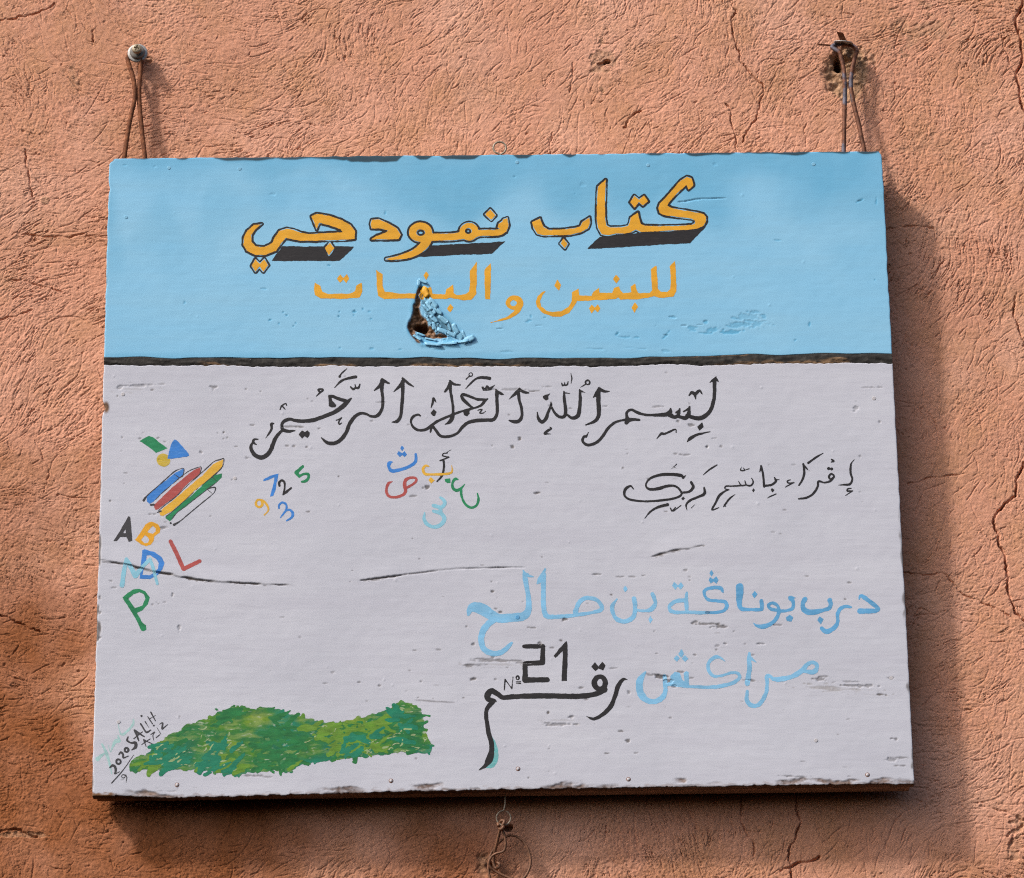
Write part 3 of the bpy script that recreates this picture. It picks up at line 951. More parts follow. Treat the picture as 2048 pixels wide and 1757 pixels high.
wood = np.maximum(wood, smoothstep(9, 4, np.hypot((gxx - 212) / 1.0, (gyy - 815) / 1.7)))
# corner broken at the lower left
wood = np.maximum(wood, smoothstep(0.8, 1.3, smoothstep(12, 2, dbot + 2 * e1) + smoothstep(52, 30, dl) * 0.35) * (gyy > 1560))
# a rounded arris all round
rim = np.minimum(np.minimum(dtop, dbot), np.minimum(dl, dr))
relief -= 0.0002 * smoothstep(2.5, 0.0, rim)
# dust of bare wood under the strip
ddl = gyy - divB(uu)


def face_y(px, py):
    return Y_FRONT - bil(relief, np.asarray(px, float) - GX0, np.asarray(py, float) - GY0)


def board_co(px, py, lift=0.0):
    x, z = board_xz(px, py)
    return np.stack([x, face_y(px, py) - lift, z], -1)


PLY = 0.014


def face_sheet(name, top, bot, nu, nv, mats, skirt_rows, lift=None):
    """painted face between two edge lines, turned back round the edges as plywood thickness"""
    u = np.linspace(0, 1, nu)[None, :]; v = np.linspace(0, 1, nv)[:, None]
    Y = lerp(top(u), bot(u), v) + 0 * u
    X = lerp(edgeL(Y), edgeR(Y), u)
    P = board_co(X, Y)
    if lift is not None: P[..., 1] -= lift(u, v)
    gi = lambda a: bil(a, X - GX0, Y - GY0)
    A = {'deep': gi(deep), 'dirt': gi(dirt), 'wood': gi(wood)}
    id_ = np.arange(nu * nv).reshape(nv, nu)
    q = np.stack([id_[1:, :-1].ravel(), id_[1:, 1:].ravel(), id_[:-1, 1:].ravel(), id_[:-1, :-1].ravel()], 1)
    loop = []
    if 't' in skirt_rows: pass
    ring = np.concatenate([id_[0, :-1], id_[:-1, -1], id_[-1, :0:-1], id_[:0:-1, 0]])
    co = P.reshape(-1, 3)
    back = co[ring].copy(); back[:, 1] = Y_FRONT + PLY
    nb = np.arange(len(ring)) + len(co)
    r2 = np.roll(ring, -1); n2 = np.roll(nb, -1)
    qs = np.stack([ring, r2, n2, nb], 1)
    co = np.concatenate([co, back])
    for k in A: A[k] = np.concatenate([A[k].ravel(), np.zeros(len(ring))])
    allq = np.concatenate([q, qs])
    mi = np.concatenate([np.zeros(len(q)), np.ones(len(qs))])
    return quads_mesh(name, co, allq, mats, sign, True, A, None, mi)


o = face_sheet('upper_panel', edgeT, lambda u: divT(u) - 0.0, 1080, 285, [M['panel_blue'], M['ply']], 't')
o['label'] = 'sky blue upper part of the board with a torn hole'
o = face_sheet('lower_panel', lambda u: divB(u) + 0.0, edgeB, 1080, 600, [M['panel_white'], M['ply']], 'b')
o['label'] = 'off-white lower part of the board with splits and chips'

# dividing strip, rounded and rough
nu, nv = 900, 13
u = np.linspace(0, 1, nu)[None, :]; v = np.linspace(0, 1, nv)[:, None]
Y = lerp(divT(u) - 1.6, divB(u) + 1.0, v); X = lerp(edgeL(Y) + 0.3, edgeR(Y) - 0.3, u)
P = board_co(X, Y)
sn = gnoise((nv, nu), 5, 1.2, 101)
P[..., 1] = Y_FRONT + 0.0006 - (0.0012 + 0.0004 * sn) * np.sin(np.pi * v) ** 0.5
id_ = np.arange(nu * nv).reshape(nv, nu)
q = np.stack([id_[1:, :-1].ravel(), id_[1:, 1:].ravel(), id_[:-1, 1:].ravel(), id_[:-1, :-1].ravel()], 1)
bare = smoothstep(0.62, 0.95, v + 0.10 * sn) * smoothstep(0.0, 0.8, gnoise((1, nu), 26, 1, 102))
bare = np.maximum(bare, 0.8 * smoothstep(0.16, 0.03, v + 0.05 * sn) * smoothstep(0.7, 1.3, gnoise((1, nu), 24, 1, 103)))
o = quads_mesh('dividing_strip', P.reshape(-1, 3), q, M['strip'], sign, True, {'wood': bare + 0 * P[..., 0]})
o['label'] = 'rough black line between the blue and the white part'


def box_mesh(name, x0, x1, y0, y1, z0, z1, mat, parent, bev=0.001):
    V = []
    for y, ins in ((y0, bev), (y0 + bev, 0), (y1 - bev, 0), (y1, bev)):
        V += [(x0 + ins, y, z0 + ins), (x1 - ins, y, z0 + ins), (x1 - ins, y, z1 - ins), (x0 + ins, y, z1 - ins)]
    Fc = [(0, 1, 2, 3), (15, 14, 13, 12)]
    for k in range(3):
        for i in range(4):
            a = k * 4 + i; b = k * 4 + (i + 1) % 4
            Fc.append((a, a + 4, b + 4, b))
    return link_mesh(name, V, Fc, mat, parent, False)


# battens behind the plywood
yb0, yb1 = Y_FRONT + PLY + 0.0002, -0.012
hw = 0.5
box_mesh('batten', -hw + 0.003, hw - 0.004, yb0, yb1, 0.0025, 0.040, M['batten'], sign)
box_mesh('batten', -hw + 0.003, hw - 0.004, yb0, yb1, BW_H - 0.040, BW_H - 0.003, M['batten'], sign)
box_mesh('batten', -hw + 0.003, -hw + 0.040, yb0, yb1, 0.0405, BW_H - 0.0405, M['batten'], sign)
box_mesh('batten', hw - 0.042, hw - 0.004, yb0, yb1, 0.0405, BW_H - 0.0405, M['batten'], sign)
box_mesh('back_board', -hw + 0.0405, hw - 0.0425, yb1 - 0.004, yb1 - 0.001, 0.0405, BW_H - 0.0405, M['ply'], sign)


# ================================================================== PAINTED LETTERING
class Layer:
    """brush marks of one colour, gathered as a signed distance on the photo's pixel grid, then cut out as one thin sheet of paint"""

    def __init__(s, x0, y0, x1, y1, wob=0.45, seed=0, hi=1):
        s.hi = hi; s.x0, s.y0 = x0 - 6, y0 - 6
        w = int((x1 - x0 + 12) * hi); h = int((y1 - y0 + 12) * hi)
        yy, xx = np.mgrid[0:h, 0:w]
        s.X = s.x0 + xx / hi; s.Y = s.y0 + yy / hi
        s.d = np.full((h, w), 9.0)
        s.wob = wob * (0.6 * gnoise((h, w), 2.2 * hi, 2.2 * hi, seed + 500) + 0.4 * gnoise((h, w), 6 * hi, 6 * hi, seed + 900))
        s.o, s.k = (0, 0), 1.0

    def frame(s, ox, oy, k):
        s.o, s.k = (ox, oy), k
        return s

    def _w(s, x0, y0, x1, y1, m=8):
        a = int(max(0, (x0 - m - s.x0) * s.hi)); b = int(max(0, (x1 + m - s.x0) * s.hi)) + 1
        c = int(max(0, (y0 - m - s.y0) * s.hi)); d = int(max(0, (y1 + m - s.y0) * s.hi)) + 1
        return slice(c, d), slice(a, b)

    def S(s, txt, w=None, smooth=True, closed=False, cut=False):
        """brush stroke: x,y[,width] ..."""
        P = []; cw = w
        for it in txt.split():
            a = [float(q) for q in it.split(',')]
            if len(a) > 2: cw = a[2]
            P.append((s.o[0] + a[0] / s.k, s.o[1] + a[1] / s.k, cw / s.k / 2))
        P = np.array(P)
        if smooth and len(P) > 2: P = catmull(P, 6, closed)
        if closed: P = np.concatenate([P, P[:1]])
        P[:, 2] = np.maximum(P[:, 2], 0.25)
        if len(P) == 1: P = np.concatenate([P, P + [[0.01, 0, 0]]])
        for i in range(len(P) - 1):
            x0, y0, r0 = P[i]; x1, y1, r1 = P[i + 1]
            rm = max(r0, r1)
            z = s._w(min(x0, x1) - rm, min(y0, y1) - rm, max(x0, x1) + rm, max(y0, y1) + rm)
            X, Y = s.X[z], s.Y[z]
            if X.size == 0: continue
            ex, ey = x1 - x0, y1 - y0
            t = np.clip(((X - x0) * ex + (Y - y0) * ey) / (ex * ex + ey * ey + 1e-9), 0, 1)
            dd = np.hypot(X - x0 - t * ex, Y - y0 - t * ey) - (r0 + (r1 - r0) * t)
            s.d[z] = np.maximum(s.d[z], -dd) if cut else np.minimum(s.d[z], dd)
        return s

    def P(s, txt, cut=False):
        pts = [(s.o[0] + float(a.split(',')[0]) / s.k, s.o[1] + float(a.split(',')[1]) / s.k) for a in txt.split()]
        A = np.array(pts)
        z = s._w(A[:, 0].min(), A[:, 1].min(), A[:, 0].max(), A[:, 1].max())
        dd = poly_sdf(pts, s.X[z], s.Y[z])
        s.d[z] = np.maximum(s.d[z], -dd) if cut else np.minimum(s.d[z], dd)
        return s

    def E(s, cx, cy, rx, ry=None, cut=False):
        ry = ry or rx
        return s.P(' '.join('%.1f,%.1f' % (cx + rx * math.cos(a * math.pi / 12), cy + ry * math.sin(a * math.pi / 12)) for a in range(24)), cut)

    def ring(s, cx, cy, rx, ry, w):
        return s.S(' '.join('%.1f,%.1f' % (cx + rx * math.cos(a * math.pi / 6), cy + ry * math.sin(a * math.pi / 6)) for a in range(12)), w, True, True)

    def build(s, name, mat, lift=0.00025, parent=None, d=None, label=None, dry=0.0, seed=0):
        D = (s.d if d is None else d) + s.wob
        if dry:   # starved brush: the paint breaks up along the grain
            D = D + dry * np.clip(gnoise(D.shape, 5 * s.hi, 0.9 * s.hi, seed + 77) - 1.0, 0, 2)
        h, w = D.shape
        ins = D < 0
        c = ins[:-1, :-1].astype(int) + ins[:-1, 1:] + ins[1:, 1:] + ins[1:, :-1]
        ids = np.full((h, w), -1, int)
        full = c == 4
        use = np.zeros((h, w), bool)
        for dj, di in ((0, 0), (0, 1), (1, 1), (1, 0)):
            use[dj:h - 1 + dj, di:w - 1 + di] |= c > 0
        use &= ins
        jj, ii = np.nonzero(use)
        ids[jj, ii] = np.arange(len(jj))
        vx = list(ii.astype(float)); vy = list(jj.astype(float))
        fj, fi = np.nonzero(full)
        quads = np.stack([ids[fj + 1, fi], ids[fj + 1, fi + 1], ids[fj, fi + 1], ids[fj, fi]], 1) if len(fj) else np.zeros((0, 4), int)
        polys = []; ed = {}

        def cross(a, b):
            k = (a, b) if a < b else (b, a)
            if k not in ed:
                da, db = D[a], D[b]
                t = da / (da - db); t = min(max(t, 0.02), 0.98)
                vx.append(a[1] + (b[1] - a[1]) * t); vy.append(a[0] + (b[0] - a[0]) * t)
                ed[k] = len(vx) - 1
            return ed[k]
        mj, mi = np.nonzero((c > 0) & (c < 4))
        for j, i in zip(mj.tolist(), mi.tolist()):
            q4 = [(j + 1, i), (j + 1, i + 1), (j, i + 1), (j, i)]
            p = []
            for k in range(4):
                a, b = q4[k], q4[(k + 1) % 4]
                if ins[a]: p.append(int(ids[a]))
                if ins[a] != ins[b]: p.append(cross(a, b))
            if len(p) > 2: polys.append(p)
        px = s.x0 + np.array(vx) / s.hi; py = s.y0 + np.array(vy) / s.hi
        o = quads_mesh(name, board_co(px, py, lift * 0.45), quads, mat, parent or sign, True, None, polys)
        if label: o['label'] = label
        return o


VA = (1000, 320, 4.551); VB = (460, 380, 3.531)
# ---- title
t = Layer(470, 340, 1430, 560, 0.35, 1)
t.frame(*VA)
t.P("962,185 958,300 955,420 958,540 966,600 1000,618 1100,618 1165,605 1180,575 1188,530 1255,482 1265,540 1282,588 1320,602 1450,608 1600,606 1740,598 1772,582 1778,556 1740,538 1620,524 1500,508 1455,485 1440,440 1455,400 1510,345 1580,265 1640,195 1700,158 1742,170 1760,232 1715,272 1697,232 1640,280 1580,340 1532,395 1522,420 1560,442 1640,458 1790,482 1850,497 1875,525 1875,562 1850,606 1790,630 1700,640 1550,646 1400,655 1275,660 1237,637 1190,662 1130,676 1060,674 980,690 925,680 892,620 880,540 882,420 886,300 892,245")
t.P("365,535 375,570 395,610 440,640 560,640 680,625 730,610 748,570 815,525 818,580 800,625 740,660 640,685 520,690 400,690 340,675 305,620 292,570")
t.P("578,720 615,768 590,810 548,765").P("1222,330 1265,365 1310,330 1345,380 1300,420 1265,388 1225,440 1185,390")
t.frame(*VB)
t.S("1940,222,30 1938,262,52 1905,300,44 1830,306,42 1760,308,44 1720,320,50").P("1957,200 1968,255 1950,300 1890,270 1898,240")
t.E(1688, 297, 66, 62).S("1640,325,52 1560,335,48 1480,336,48 1420,338,50").E(1345, 302, 82, 68)
t.S("1405,330,66 1370,395,58 1300,448,46 1200,480,30 1105,492,8")
t.E(1682, 294, 24, 22, cut=True).E(1347, 305, 30, 24, cut=True)
t.P("1838,140 1875,182 1845,215 1800,175")
t.P("1000,215 1050,210 1120,240 1180,275 1205,320 1190,350 1100,352 1000,352 1040,328 1105,302 1115,290 1060,275 1000,275 992,245")
t.P("575,190 612,172 680,182 780,212 850,250 882,292 880,348 800,356 640,360 500,362 440,350 395,340 370,370 325,432 250,462 180,462 120,432 95,390 97,340 122,290 170,252 225,242 178,282 152,322 152,370 182,402 240,406 297,380 322,330 350,292 400,276 450,286 500,306 560,316 690,308 800,303 780,280 700,252 632,236 612,282")
t.P("705,375 735,415 698,465 672,412").P("180,492 210,525 243,490 270,535 235,580 208,545 180,580 153,540")
title = t.build('title_lettering', M['orange'], 0.00040, label='large orange title lettering with black outlines')
on = np.clip(0.45 + 0.7 * gnoise(t.d.shape, 9, 9, 7), 0.0, 1.6)
t.build('lettering_outline', M['black'], 0.00034, title, np.maximum(t.d - 4.3, on - t.d))
for fr, q in ((VA, "790,815 905,705 1000,688 1190,678 1280,668 1560,655 1800,640 1865,622 1730,762 1400,780 1100,800"),
              (VB, "1295,475 1370,425 1420,395 1640,382 1740,380 1945,365 1850,455 1640,462 1450,472"), (VB, "292,505 370,398 560,402 885,400 775,505")):
    t2 = Layer(530, 450, 1420, 530, 0.5, 2)
    t2.frame(*fr).P(q)
    t2.d = np.maximum(t2.d, 2.6 - t.d[np.ix_((np.arange(t2.d.shape[0]) + int(t2.y0 - t.y0)), (np.arange(t2.d.shape[1]) + int(t2.x0 - t.x0)))])
    t2.build('lettering_drop_shadow', M['black'], 0.00022, title)

# ---- second line
t = Layer(620, 510, 1370, 660, 0.4, 3)
t.frame(*VA)
t.P("1592,920 1602,1080 1605,1200 1580,1245 1500,1258 1440,1258 1400,1245 1340,1258 1240,1272 1100,1275 1075,1255 1050,1270 900,1278 720,1290 700,1285 680,1330 630,1395 560,1428 480,1430 390,1395 335,1340 325,1290 345,1240 385,1205 420,1195 385,1235 365,1290 375,1335 420,1375 480,1388 560,1380 620,1340 655,1285 655,1210 715,1172 720,1235 830,1240 850,1200 900,1172 905,1212 1020,1215 1035,1170 1085,1152 1095,1190 1120,1215 1195,1205 1190,1155 1230,1130 1240,1180 1260,1215 1360,1215 1385,1190 1375,1050 1370,1000 1425,962 1430,1060 1435,1180 1465,1205 1520,1205 1550,1180 1555,1060 1545,975")
t.P("522,1092 555,1140 535,1190 492,1150").P("1055,1048 1090,1085 1060,1130 1028,1090").P("1228,1300 1257,1340 1225,1395 1198,1350").P("835,1318 862,1350 890,1318 912,1355 890,1392 862,1362 835,1402 808,1355")
t.E(131, 1302, 80, 66).S("185,1320,50 150,1385,42 80,1435,28 0,1462,14 -99,1487,3").E(122, 1308, 30, 26, cut=True)
t.frame(*VB)
t.P("1843,515 1842,640 1838,775 1802,775 1798,640 1797,570")
t.P("1742,512 1742,640 1738,740 1700,780 1640,782 1580,770 1555,762 1520,775 1400,772 1250,770 1090,775 1045,750 1035,680 1030,565 1078,600 1078,680 1095,720 1200,735 1330,735 1350,705 1420,690 1430,735 1520,740 1530,705 1575,672 1578,730 1600,745 1660,740 1690,720 1695,640 1693,575")
t.P("598,655 640,680 650,720 690,737 850,735 885,715 890,680 932,655 935,720 915,765 800,772 640,770 600,745 592,700")
t.P("780,597 800,625 825,597 842,628 822,660 800,635 778,662 753,630").P("1385,577 1407,605 1385,640 1365,608").P("1555,807 1580,832 1555,868 1532,840")
bz = zpts("600,330 690,350 650,430 590,520 640,620 600,760 520,760 500,680 515,560 560,430", *V7)
t.d = np.maximum(t.d, -poly_sdf(bz, t.X, t.Y))
t.build('subtitle_lettering', M['orange'], 0.00028, label='second line of orange lettering, torn through by the hole')

# ---- black brush line under the strip
t = Layer(490, 735, 1445, 925, 0.3, 4)
t.frame(480, 730, 5.12)
for q in ("185,765,12 150,765,22 135,785,26 150,808,22 168,815,14", "130,800,26 112,835,34 122,885,40 160,930,46 215,950,46 270,930,46 312,880,44 338,810,42 372,740,36 415,690,30 450,670,26",
          "565,675,10 500,682,30 440,665,35 428,620,32 450,580,36 510,558,32 570,572,36 660,578,40 760,565,42 860,530,40 960,490,40 1050,430,50 1090,390,44 1140,345,14",
          "1090,375,40 1010,350,34 950,325,30 915,322,26", "1375,265,12 1440,208,42 1460,165,30", "1455,150,26 1490,175,26 1525,192,14",
          "1458,165,44 1452,260,34 1462,360,32 1455,450,32 1410,520,32 1350,530,28 1290,505,26 1230,500,30 1170,540,36 1120,610,40 1090,690,38 1040,760,42 980,800,40 910,805,36 865,780,26 830,745,8",
          "1575,278,12 1640,215,36 1670,165,34", "1665,142,26 1720,190,28 1778,226,12", "1668,170,40 1665,300,38 1658,420,34 1645,520,34 1612,578,36 1555,590,12",
          "968,236,8 1040,165,24 1110,140,26 1185,126,30", "1022,122,28 1040,90,18 1094,42,10", "1132,228,14 1158,250,26 1182,235,22 1178,205,12", "1182,238,22 1212,238,24 1228,200,14",
          "780,325,6 820,288,18 852,262,18 832,250,16 800,258,16 818,280,16", "410,458,12 425,425,18 465,398,16 478,418,12", "430,420,16 462,458,12", "262,752,8 300,700,22 325,650,24 320,608,26 345,602,14",
          "985,570,10 1015,560,14 1040,545,12 1010,588,16 1020,612,16 1044,595,12"):
    t.S(q)
t.P("905,315 935,330 945,370 990,415 975,435 940,440 910,425").P("635,670 665,692 690,672 715,695 712,725 690,750 662,730 635,758 602,715")
t.frame(800, 730, 6.4)
for q in ("260,655,22 225,640,26 165,670,34 140,730,28 170,800,34 240,840,34 330,830,34 400,780,34 480,725,32 590,675,30 700,630,32 800,595,28 880,575,38 950,555,30 1040,520,36 1085,460,38 1120,440,22",
          "1085,448,34 980,440,34 860,395,36 805,385,40 792,415,40 830,470,44 900,530,38 930,548,28", "575,345,24 620,290,40 640,250,40", "640,208,28 690,250,32 772,260,12",
          "640,240,46 645,330,36 665,450,34 680,560,30 675,660,46 640,730,50 575,766,10", "390,865,20 410,795,40 450,830,36 510,905,38 580,925,38 670,910,34 740,870,36 800,800,40 870,745,44 980,715,48 1100,710,48 1190,705,48 1235,650,44 1245,560,42 1240,450,42 1238,380,50 1230,322,26",
          "1240,340,34 1290,370,34 1325,384,12", "1392,446,8 1470,375,40 1525,325,46 1527,296,14", "1530,320,42 1590,350,36 1645,362,18", "1515,350,40 1525,450,38 1555,560,38 1560,650,40 1530,715,46 1470,732,46 1396,715,18",
          "838,312,8 885,260,24 960,190,28 1040,165,34 1146,176,42", "885,150,14 845,186,18", "398,552,20 420,485,28 430,430,24 462,482,12",
          "992,588,8 1025,575,18 1052,578,16 1020,618,20 1060,622,16 1098,594,8"):
    t.S(q)
t.P("1040,285 1065,280 1085,305 1105,268 1125,268 1145,290 1218,256 1165,330 1060,335").ring(905, 127, 22, 22, 14).P("430,562 472,605 445,660 425,660 390,620").P("800,590 890,590 892,630 855,662 820,650")
t.frame(1060, 730, 5.12)
for q in ("75,490,16 85,550,30 125,588,36 165,550,34 185,490,32 215,415,26 215,382,10", "218,425,22 250,490,26 300,535,30 350,530,34 365,480,36 355,380,34 347,275,18", "350,288,18 405,294,10",
          "372,505,20 430,545,34 490,520,44 508,440,36 515,340,34 508,255,18", "515,265,20 568,288,8", "208,710,10 150,704,22 190,672,26 220,655,16 205,640,12", "325,190,12 332,215,16 355,200,14 352,180,8", "355,212,14 380,205,16 390,172,10", "418,88,10 428,140,14 420,195,10",
          "570,200,16 515,232,8", "648,335,12 690,285,46 710,245,36", "710,248,36 760,272,30 814,272,10", "700,270,44 700,360,46 705,460,44 698,530,44 660,580,36 568,618,14",
          "600,692,8 575,738,20", "580,728,18 550,740,26 538,780,26 570,815,30 620,820,32 690,790,32 745,730,32 800,650,30 870,590,26 960,565,24 1010,562,30",
          "1118,565,24 1060,560,30 1010,568,46 985,595,38", "1000,560,44 990,510,30 1000,478,30 1040,460,28 1090,485,30 1180,512,26 1280,515,30 1380,510,42 1430,490,50 1440,450,18",
          "1430,510,50 1480,535,40 1520,510,36 1532,452,16", "1495,490,20 1530,465,20", "1525,530,34 1590,545,40 1622,510,44 1634,430,22", "1575,478,16 1630,445,22", "1610,520,40 1690,545,40 1760,540,46 1820,500,42 1860,440,40 1885,340,38 1890,240,36 1890,160,38 1905,122,12",
          "1840,182,10 1895,142,28 1928,172,10", "1630,312,14 1660,282,30 1690,300,34 1735,265,24 1762,298,12", "1690,310,30 1697,352,8", "1610,788,10 1640,755,36 1700,720,28 1770,700,18 1845,684,8", "1298,756,6 1345,705,28 1375,708,26 1430,685,22 1490,660,14 1496,692,12"):
    t.S(q)
t.ring(590, 182, 22, 22, 16).P("128,325 150,310 215,290 190,320 190,355 165,368 135,345").P("1762,590 1778,635 1735,675 1712,635")
t.build('opening_verse_lettering', M['black'], label='long black brush-written line under the dividing strip')

# ---- thinner black line at the right
t = Layer(1240, 900, 1720, 1045, 0.2, 5, 2)
t.frame(1220, 890, 3.938)
for q in ("1925,115,4 1898,152,14 1895,220,18 1908,270,16 1888,310,20 1840,314,14 1798,317,4", "1900,343,8 1874,346,12 1870,364,14 1912,362,10", "1910,364,10 1856,398,8", "1762,240,15 1742,228,15 1724,250,18 1738,270,16 1765,252,14", "1765,250,16 1735,285,18 1690,297,14 1642,288,16 1635,330,18 1600,385,18 1550,415,18 1486,425,12",
          "1745,115,12 1762,128,15 1742,136,9", "1522,152,16 1530,220,18 1515,275,18 1488,318,12", "1525,160,16 1555,192,10", "1562,142,18 1620,100,14 1678,66,8", "1420,275,8 1398,285,12 1405,300,12 1450,298,8", "1445,297,12 1382,332,10", "1190,168,16 1205,230,16 1214,328,18", "1190,175,14 1180,212,6", "1212,322,18 1270,315,18 1308,285,18 1295,258,10", "1300,275,12 1332,274,6",
          "1308,386,10 1255,410,8 1232,424,3", "1115,262,8 1128,290,14 1110,320,14 1075,315,14 1062,283,8", "1075,315,14 1035,320,14 1012,286,7", "1035,320,14 960,325,12 915,325,14 905,345,12 938,354,10", "930,355,12 900,368,18 860,402,22 830,460,18 803,512,14 858,494,8", "985,390,5 940,425,16 895,486,11", "900,470,8 914,488,5", "1035,172,6 1030,200,10 1060,200,10 1048,178,6", "1060,200,10 1096,188,6",
          "842,158,10 790,190,13 732,238,6", "742,338,14 744,385,24 690,412,18 630,438,20 600,472,14 606,514,4", "640,295,20 656,332,24 625,368,20 575,376,16", "575,265,10 560,242,26 470,232,24 380,240,22 310,270,18 282,318,14 310,350,20 380,345,26 450,325,24 510,325,18 550,355,18 562,392,16 510,420,18 400,438,18 270,445,16 160,432,18 115,400,18 120,352,24 160,325,16 186,348,6", "575,260,20 595,242,8",
          "274,578,5 320,525,16 380,490,20 454,470,24", "475,498,8 490,520,12 516,492,6", "500,522,9 558,478,6", "640,497,7 668,470,5", "484,190,5 525,152,8", "500,172,7 522,184,5"):
    t.S(q)
t.E(1722, 186, 13, 12).E(1745, 190, 12, 11).P("1275,340 1297,355 1280,375 1265,355").P("1130,340 1142,355 1128,375 1118,358").P("575,408 590,420 575,438 562,425")
t.build('short_verse_lettering', M['black'], label='short thin black brush-written line on the right')

# ---- light blue address line, two words in deeper blue
t = Layer(930, 1130, 1420, 1315, 0.45, 6)
t.frame(900, 1100, 4.096)
for q in ("150,532,26 170,480,60 210,472,84 270,490,92 330,530,84 400,560,72 520,555,70 600,545,70 640,500,58 645,420,45 630,320,38 615,230,42 600,172,12", "612,200,30 645,212,26 680,222,8", "370,570,50 310,610,54 265,680,52 258,760,50 285,820,48 350,848,46 420,840,44 470,800,36 505,762,24",
          "715,275,16 745,238,50 778,160,18", "768,200,40 765,300,40 765,400,40 768,480,42 790,540,44 850,550,36 960,542,34 1100,525,30 1220,500,32 1246,470,32 1200,410,30 1120,395,32 1060,430,36 1030,500,40 1028,520,40", "1368,404,8 1330,460,32 1335,520,34 1370,570,34 1440,585,36 1500,550,38 1518,480,34 1508,400,36", "1520,490,20 1580,500,24 1640,490,36 1682,440,34 1660,365,36",
          "1940,350,24 1935,420,36 1940,500,34", "1925,412,34 1850,420,30 1798,460,30 1810,500,34 1870,512,30 1960,510,28 2060,516,28"):
    t.S(q)
t.P("1435,290 1458,322 1435,352 1415,322").P("1640,540 1662,570 1640,602 1625,570").P("1835,262 1868,290 1892,265 1915,295 1890,328 1866,300 1845,325 1820,292")
t.frame(1380, 1130, 4.876)
t.S("-10,463,30 100,465,30 180,463,30")
t.build('address_lettering', M['sky'], dry=0.5, label='light blue lettering of the address line')
t = Layer(1395, 1135, 1765, 1275, 0.45, 7)
t.frame(1380, 1130, 4.876)
for q in ("160,464,28 230,465,30 320,450,34 360,410,36 340,360,32 260,350,30 180,340,30 140,295,30 150,245,34 230,220,34 300,230,38 320,265,22", "485,215,70 485,280,66 480,380,50 505,430,40 600,435,32 690,435,36 700,400,40 695,355,44", "850,440,32 790,430,32 765,398,34 795,370,32 840,385,34 865,430,34 855,500,36 810,560,38 740,595,42 680,600,42 645,588,28 612,560,8", "860,450,28 940,445,30 1000,420,36 1005,360,34 985,325,44", "975,318,30 1034,324,6"):
    t.S(q)
t.P("208,45 232,80 210,112 188,80").P("195,118 228,140 255,115 280,148 258,185 228,162 200,185 178,150").P("632,250 658,285 628,325 605,288").P("970,482 1005,510 990,555 945,545 935,515")
for q in ("1120,335,50 1100,380,40 1110,430,52 1160,460,58 1250,455,44 1340,430,36 1372,390,36 1365,345,44", "1572,412,18 1520,405,34 1470,425,36 1440,480,34 1440,560,34 1400,620,40 1330,650,50 1285,620,38", "1648,335,10 1665,300,30 1740,345,40 1830,420,40 1815,445,40 1740,450,50 1660,450,56"):
    t.S(q)
t.P("1265,500 1300,530 1275,575 1240,540")
t.build('address_lettering', M['skydeep'], dry=0.4, label='deeper blue lettering at the right end of the address line')

# ---- number
t = Layer(945, 1275, 1260, 1545, 0.35, 8)
t.frame(930, 1260, 5.689)
t.S("672,188,48 886,186,54 882,372,58 684,385,56 682,572,62 935,566,58", smooth=False)
t.P("1155,120 1168,150 1165,400 1160,580 1100,582 1108,400 1113,240 1030,318 1005,298 1080,205")
t.S("448,682,14 455,560,14 532,668,14 546,538,14", smooth=False).ring(598, 545, 17, 22, 14).S("580,590,11 632,588,11").S("580,606,9 632,608,13")
t.P("1478,365 1518,420 1562,362 1600,405 1570,465 1518,435 1485,470 1435,420")
t.E(1532, 602, 93, 97).E(1535, 600, 32, 44, cut=True)
t.S("1590,680,62 1500,725,55 1350,752,60 1200,755,62 1000,752,62 850,750,60 650,755,58 500,765,58 430,768,52 370,730,60 300,692,62 256,740,70 262,790,60 330,800,40 356,816,14")
t.S("315,815,60 255,890,52 240,960,46 250,1060,48 270,1180,54 300,1280,54 302,1380,62 278,1470,82 232,1545,44 155,1598,4")
t.S("1850,566,10 1800,565,40 1740,640,52 1705,760,48 1650,880,50 1570,960,46 1480,1010,34 1430,1005,30 1383,985,10")
t.build('house_number_lettering', M['black'], label='bold black number 21 with its word below')
t = Layer(965, 1465, 1000, 1540, 0.5, 9)
t.frame(930, 1260, 5.689).S("292,1195,8 330,1290,40 352,1380,48 346,1470,56 310,1540,56 225,1568,14")
t.build('teal_underpaint', M['tealdense'], 0.00014, label='teal edge showing beside the long black tail')
t = Layer(1270, 1290, 1640, 1420, 0.45, 10)
t.frame(1240, 1280, 4.6545)
for q in ("238,298,16 190,370,60 180,440,66 210,530,64 290,575,46 370,555,52 420,490,44 420,400,44 415,335,38", "640,432,28 760,440,30 900,435,36 1040,405,36 1108,360,32 1100,315,30 1040,305,26 940,335,26 870,335,30 825,285,30 825,220,30 860,175,34 920,160,30 980,198,6", "1205,125,22 1200,180,36 1205,260,40 1195,340,46 1185,405,46", "1215,168,28 1268,208,6",
          "1185,480,28 1180,550,40 1210,600,44 1270,612,40 1320,570,40 1360,490,34 1370,400,34 1370,340,38 1400,342,34 1430,365,36 1500,365,44 1600,340,44 1690,290,48 1740,230,40 1790,208,34 1828,228,34 1832,265,36 1800,300,44 1740,295,40 1700,285,36"):
    t.S(q)
t.P("470,340 510,298 555,305 585,380 600,385 590,310 615,288 640,300 645,420 640,450 560,440 500,430 440,430 440,400 470,385")
t.P("572,92 595,130 570,165 543,130").P("528,143 555,170 530,205 500,175").P("605,143 635,175 608,205 575,175")
t.build('city_lettering', M['sky'], dry=0.4, label='light blue city name to the right of the number')

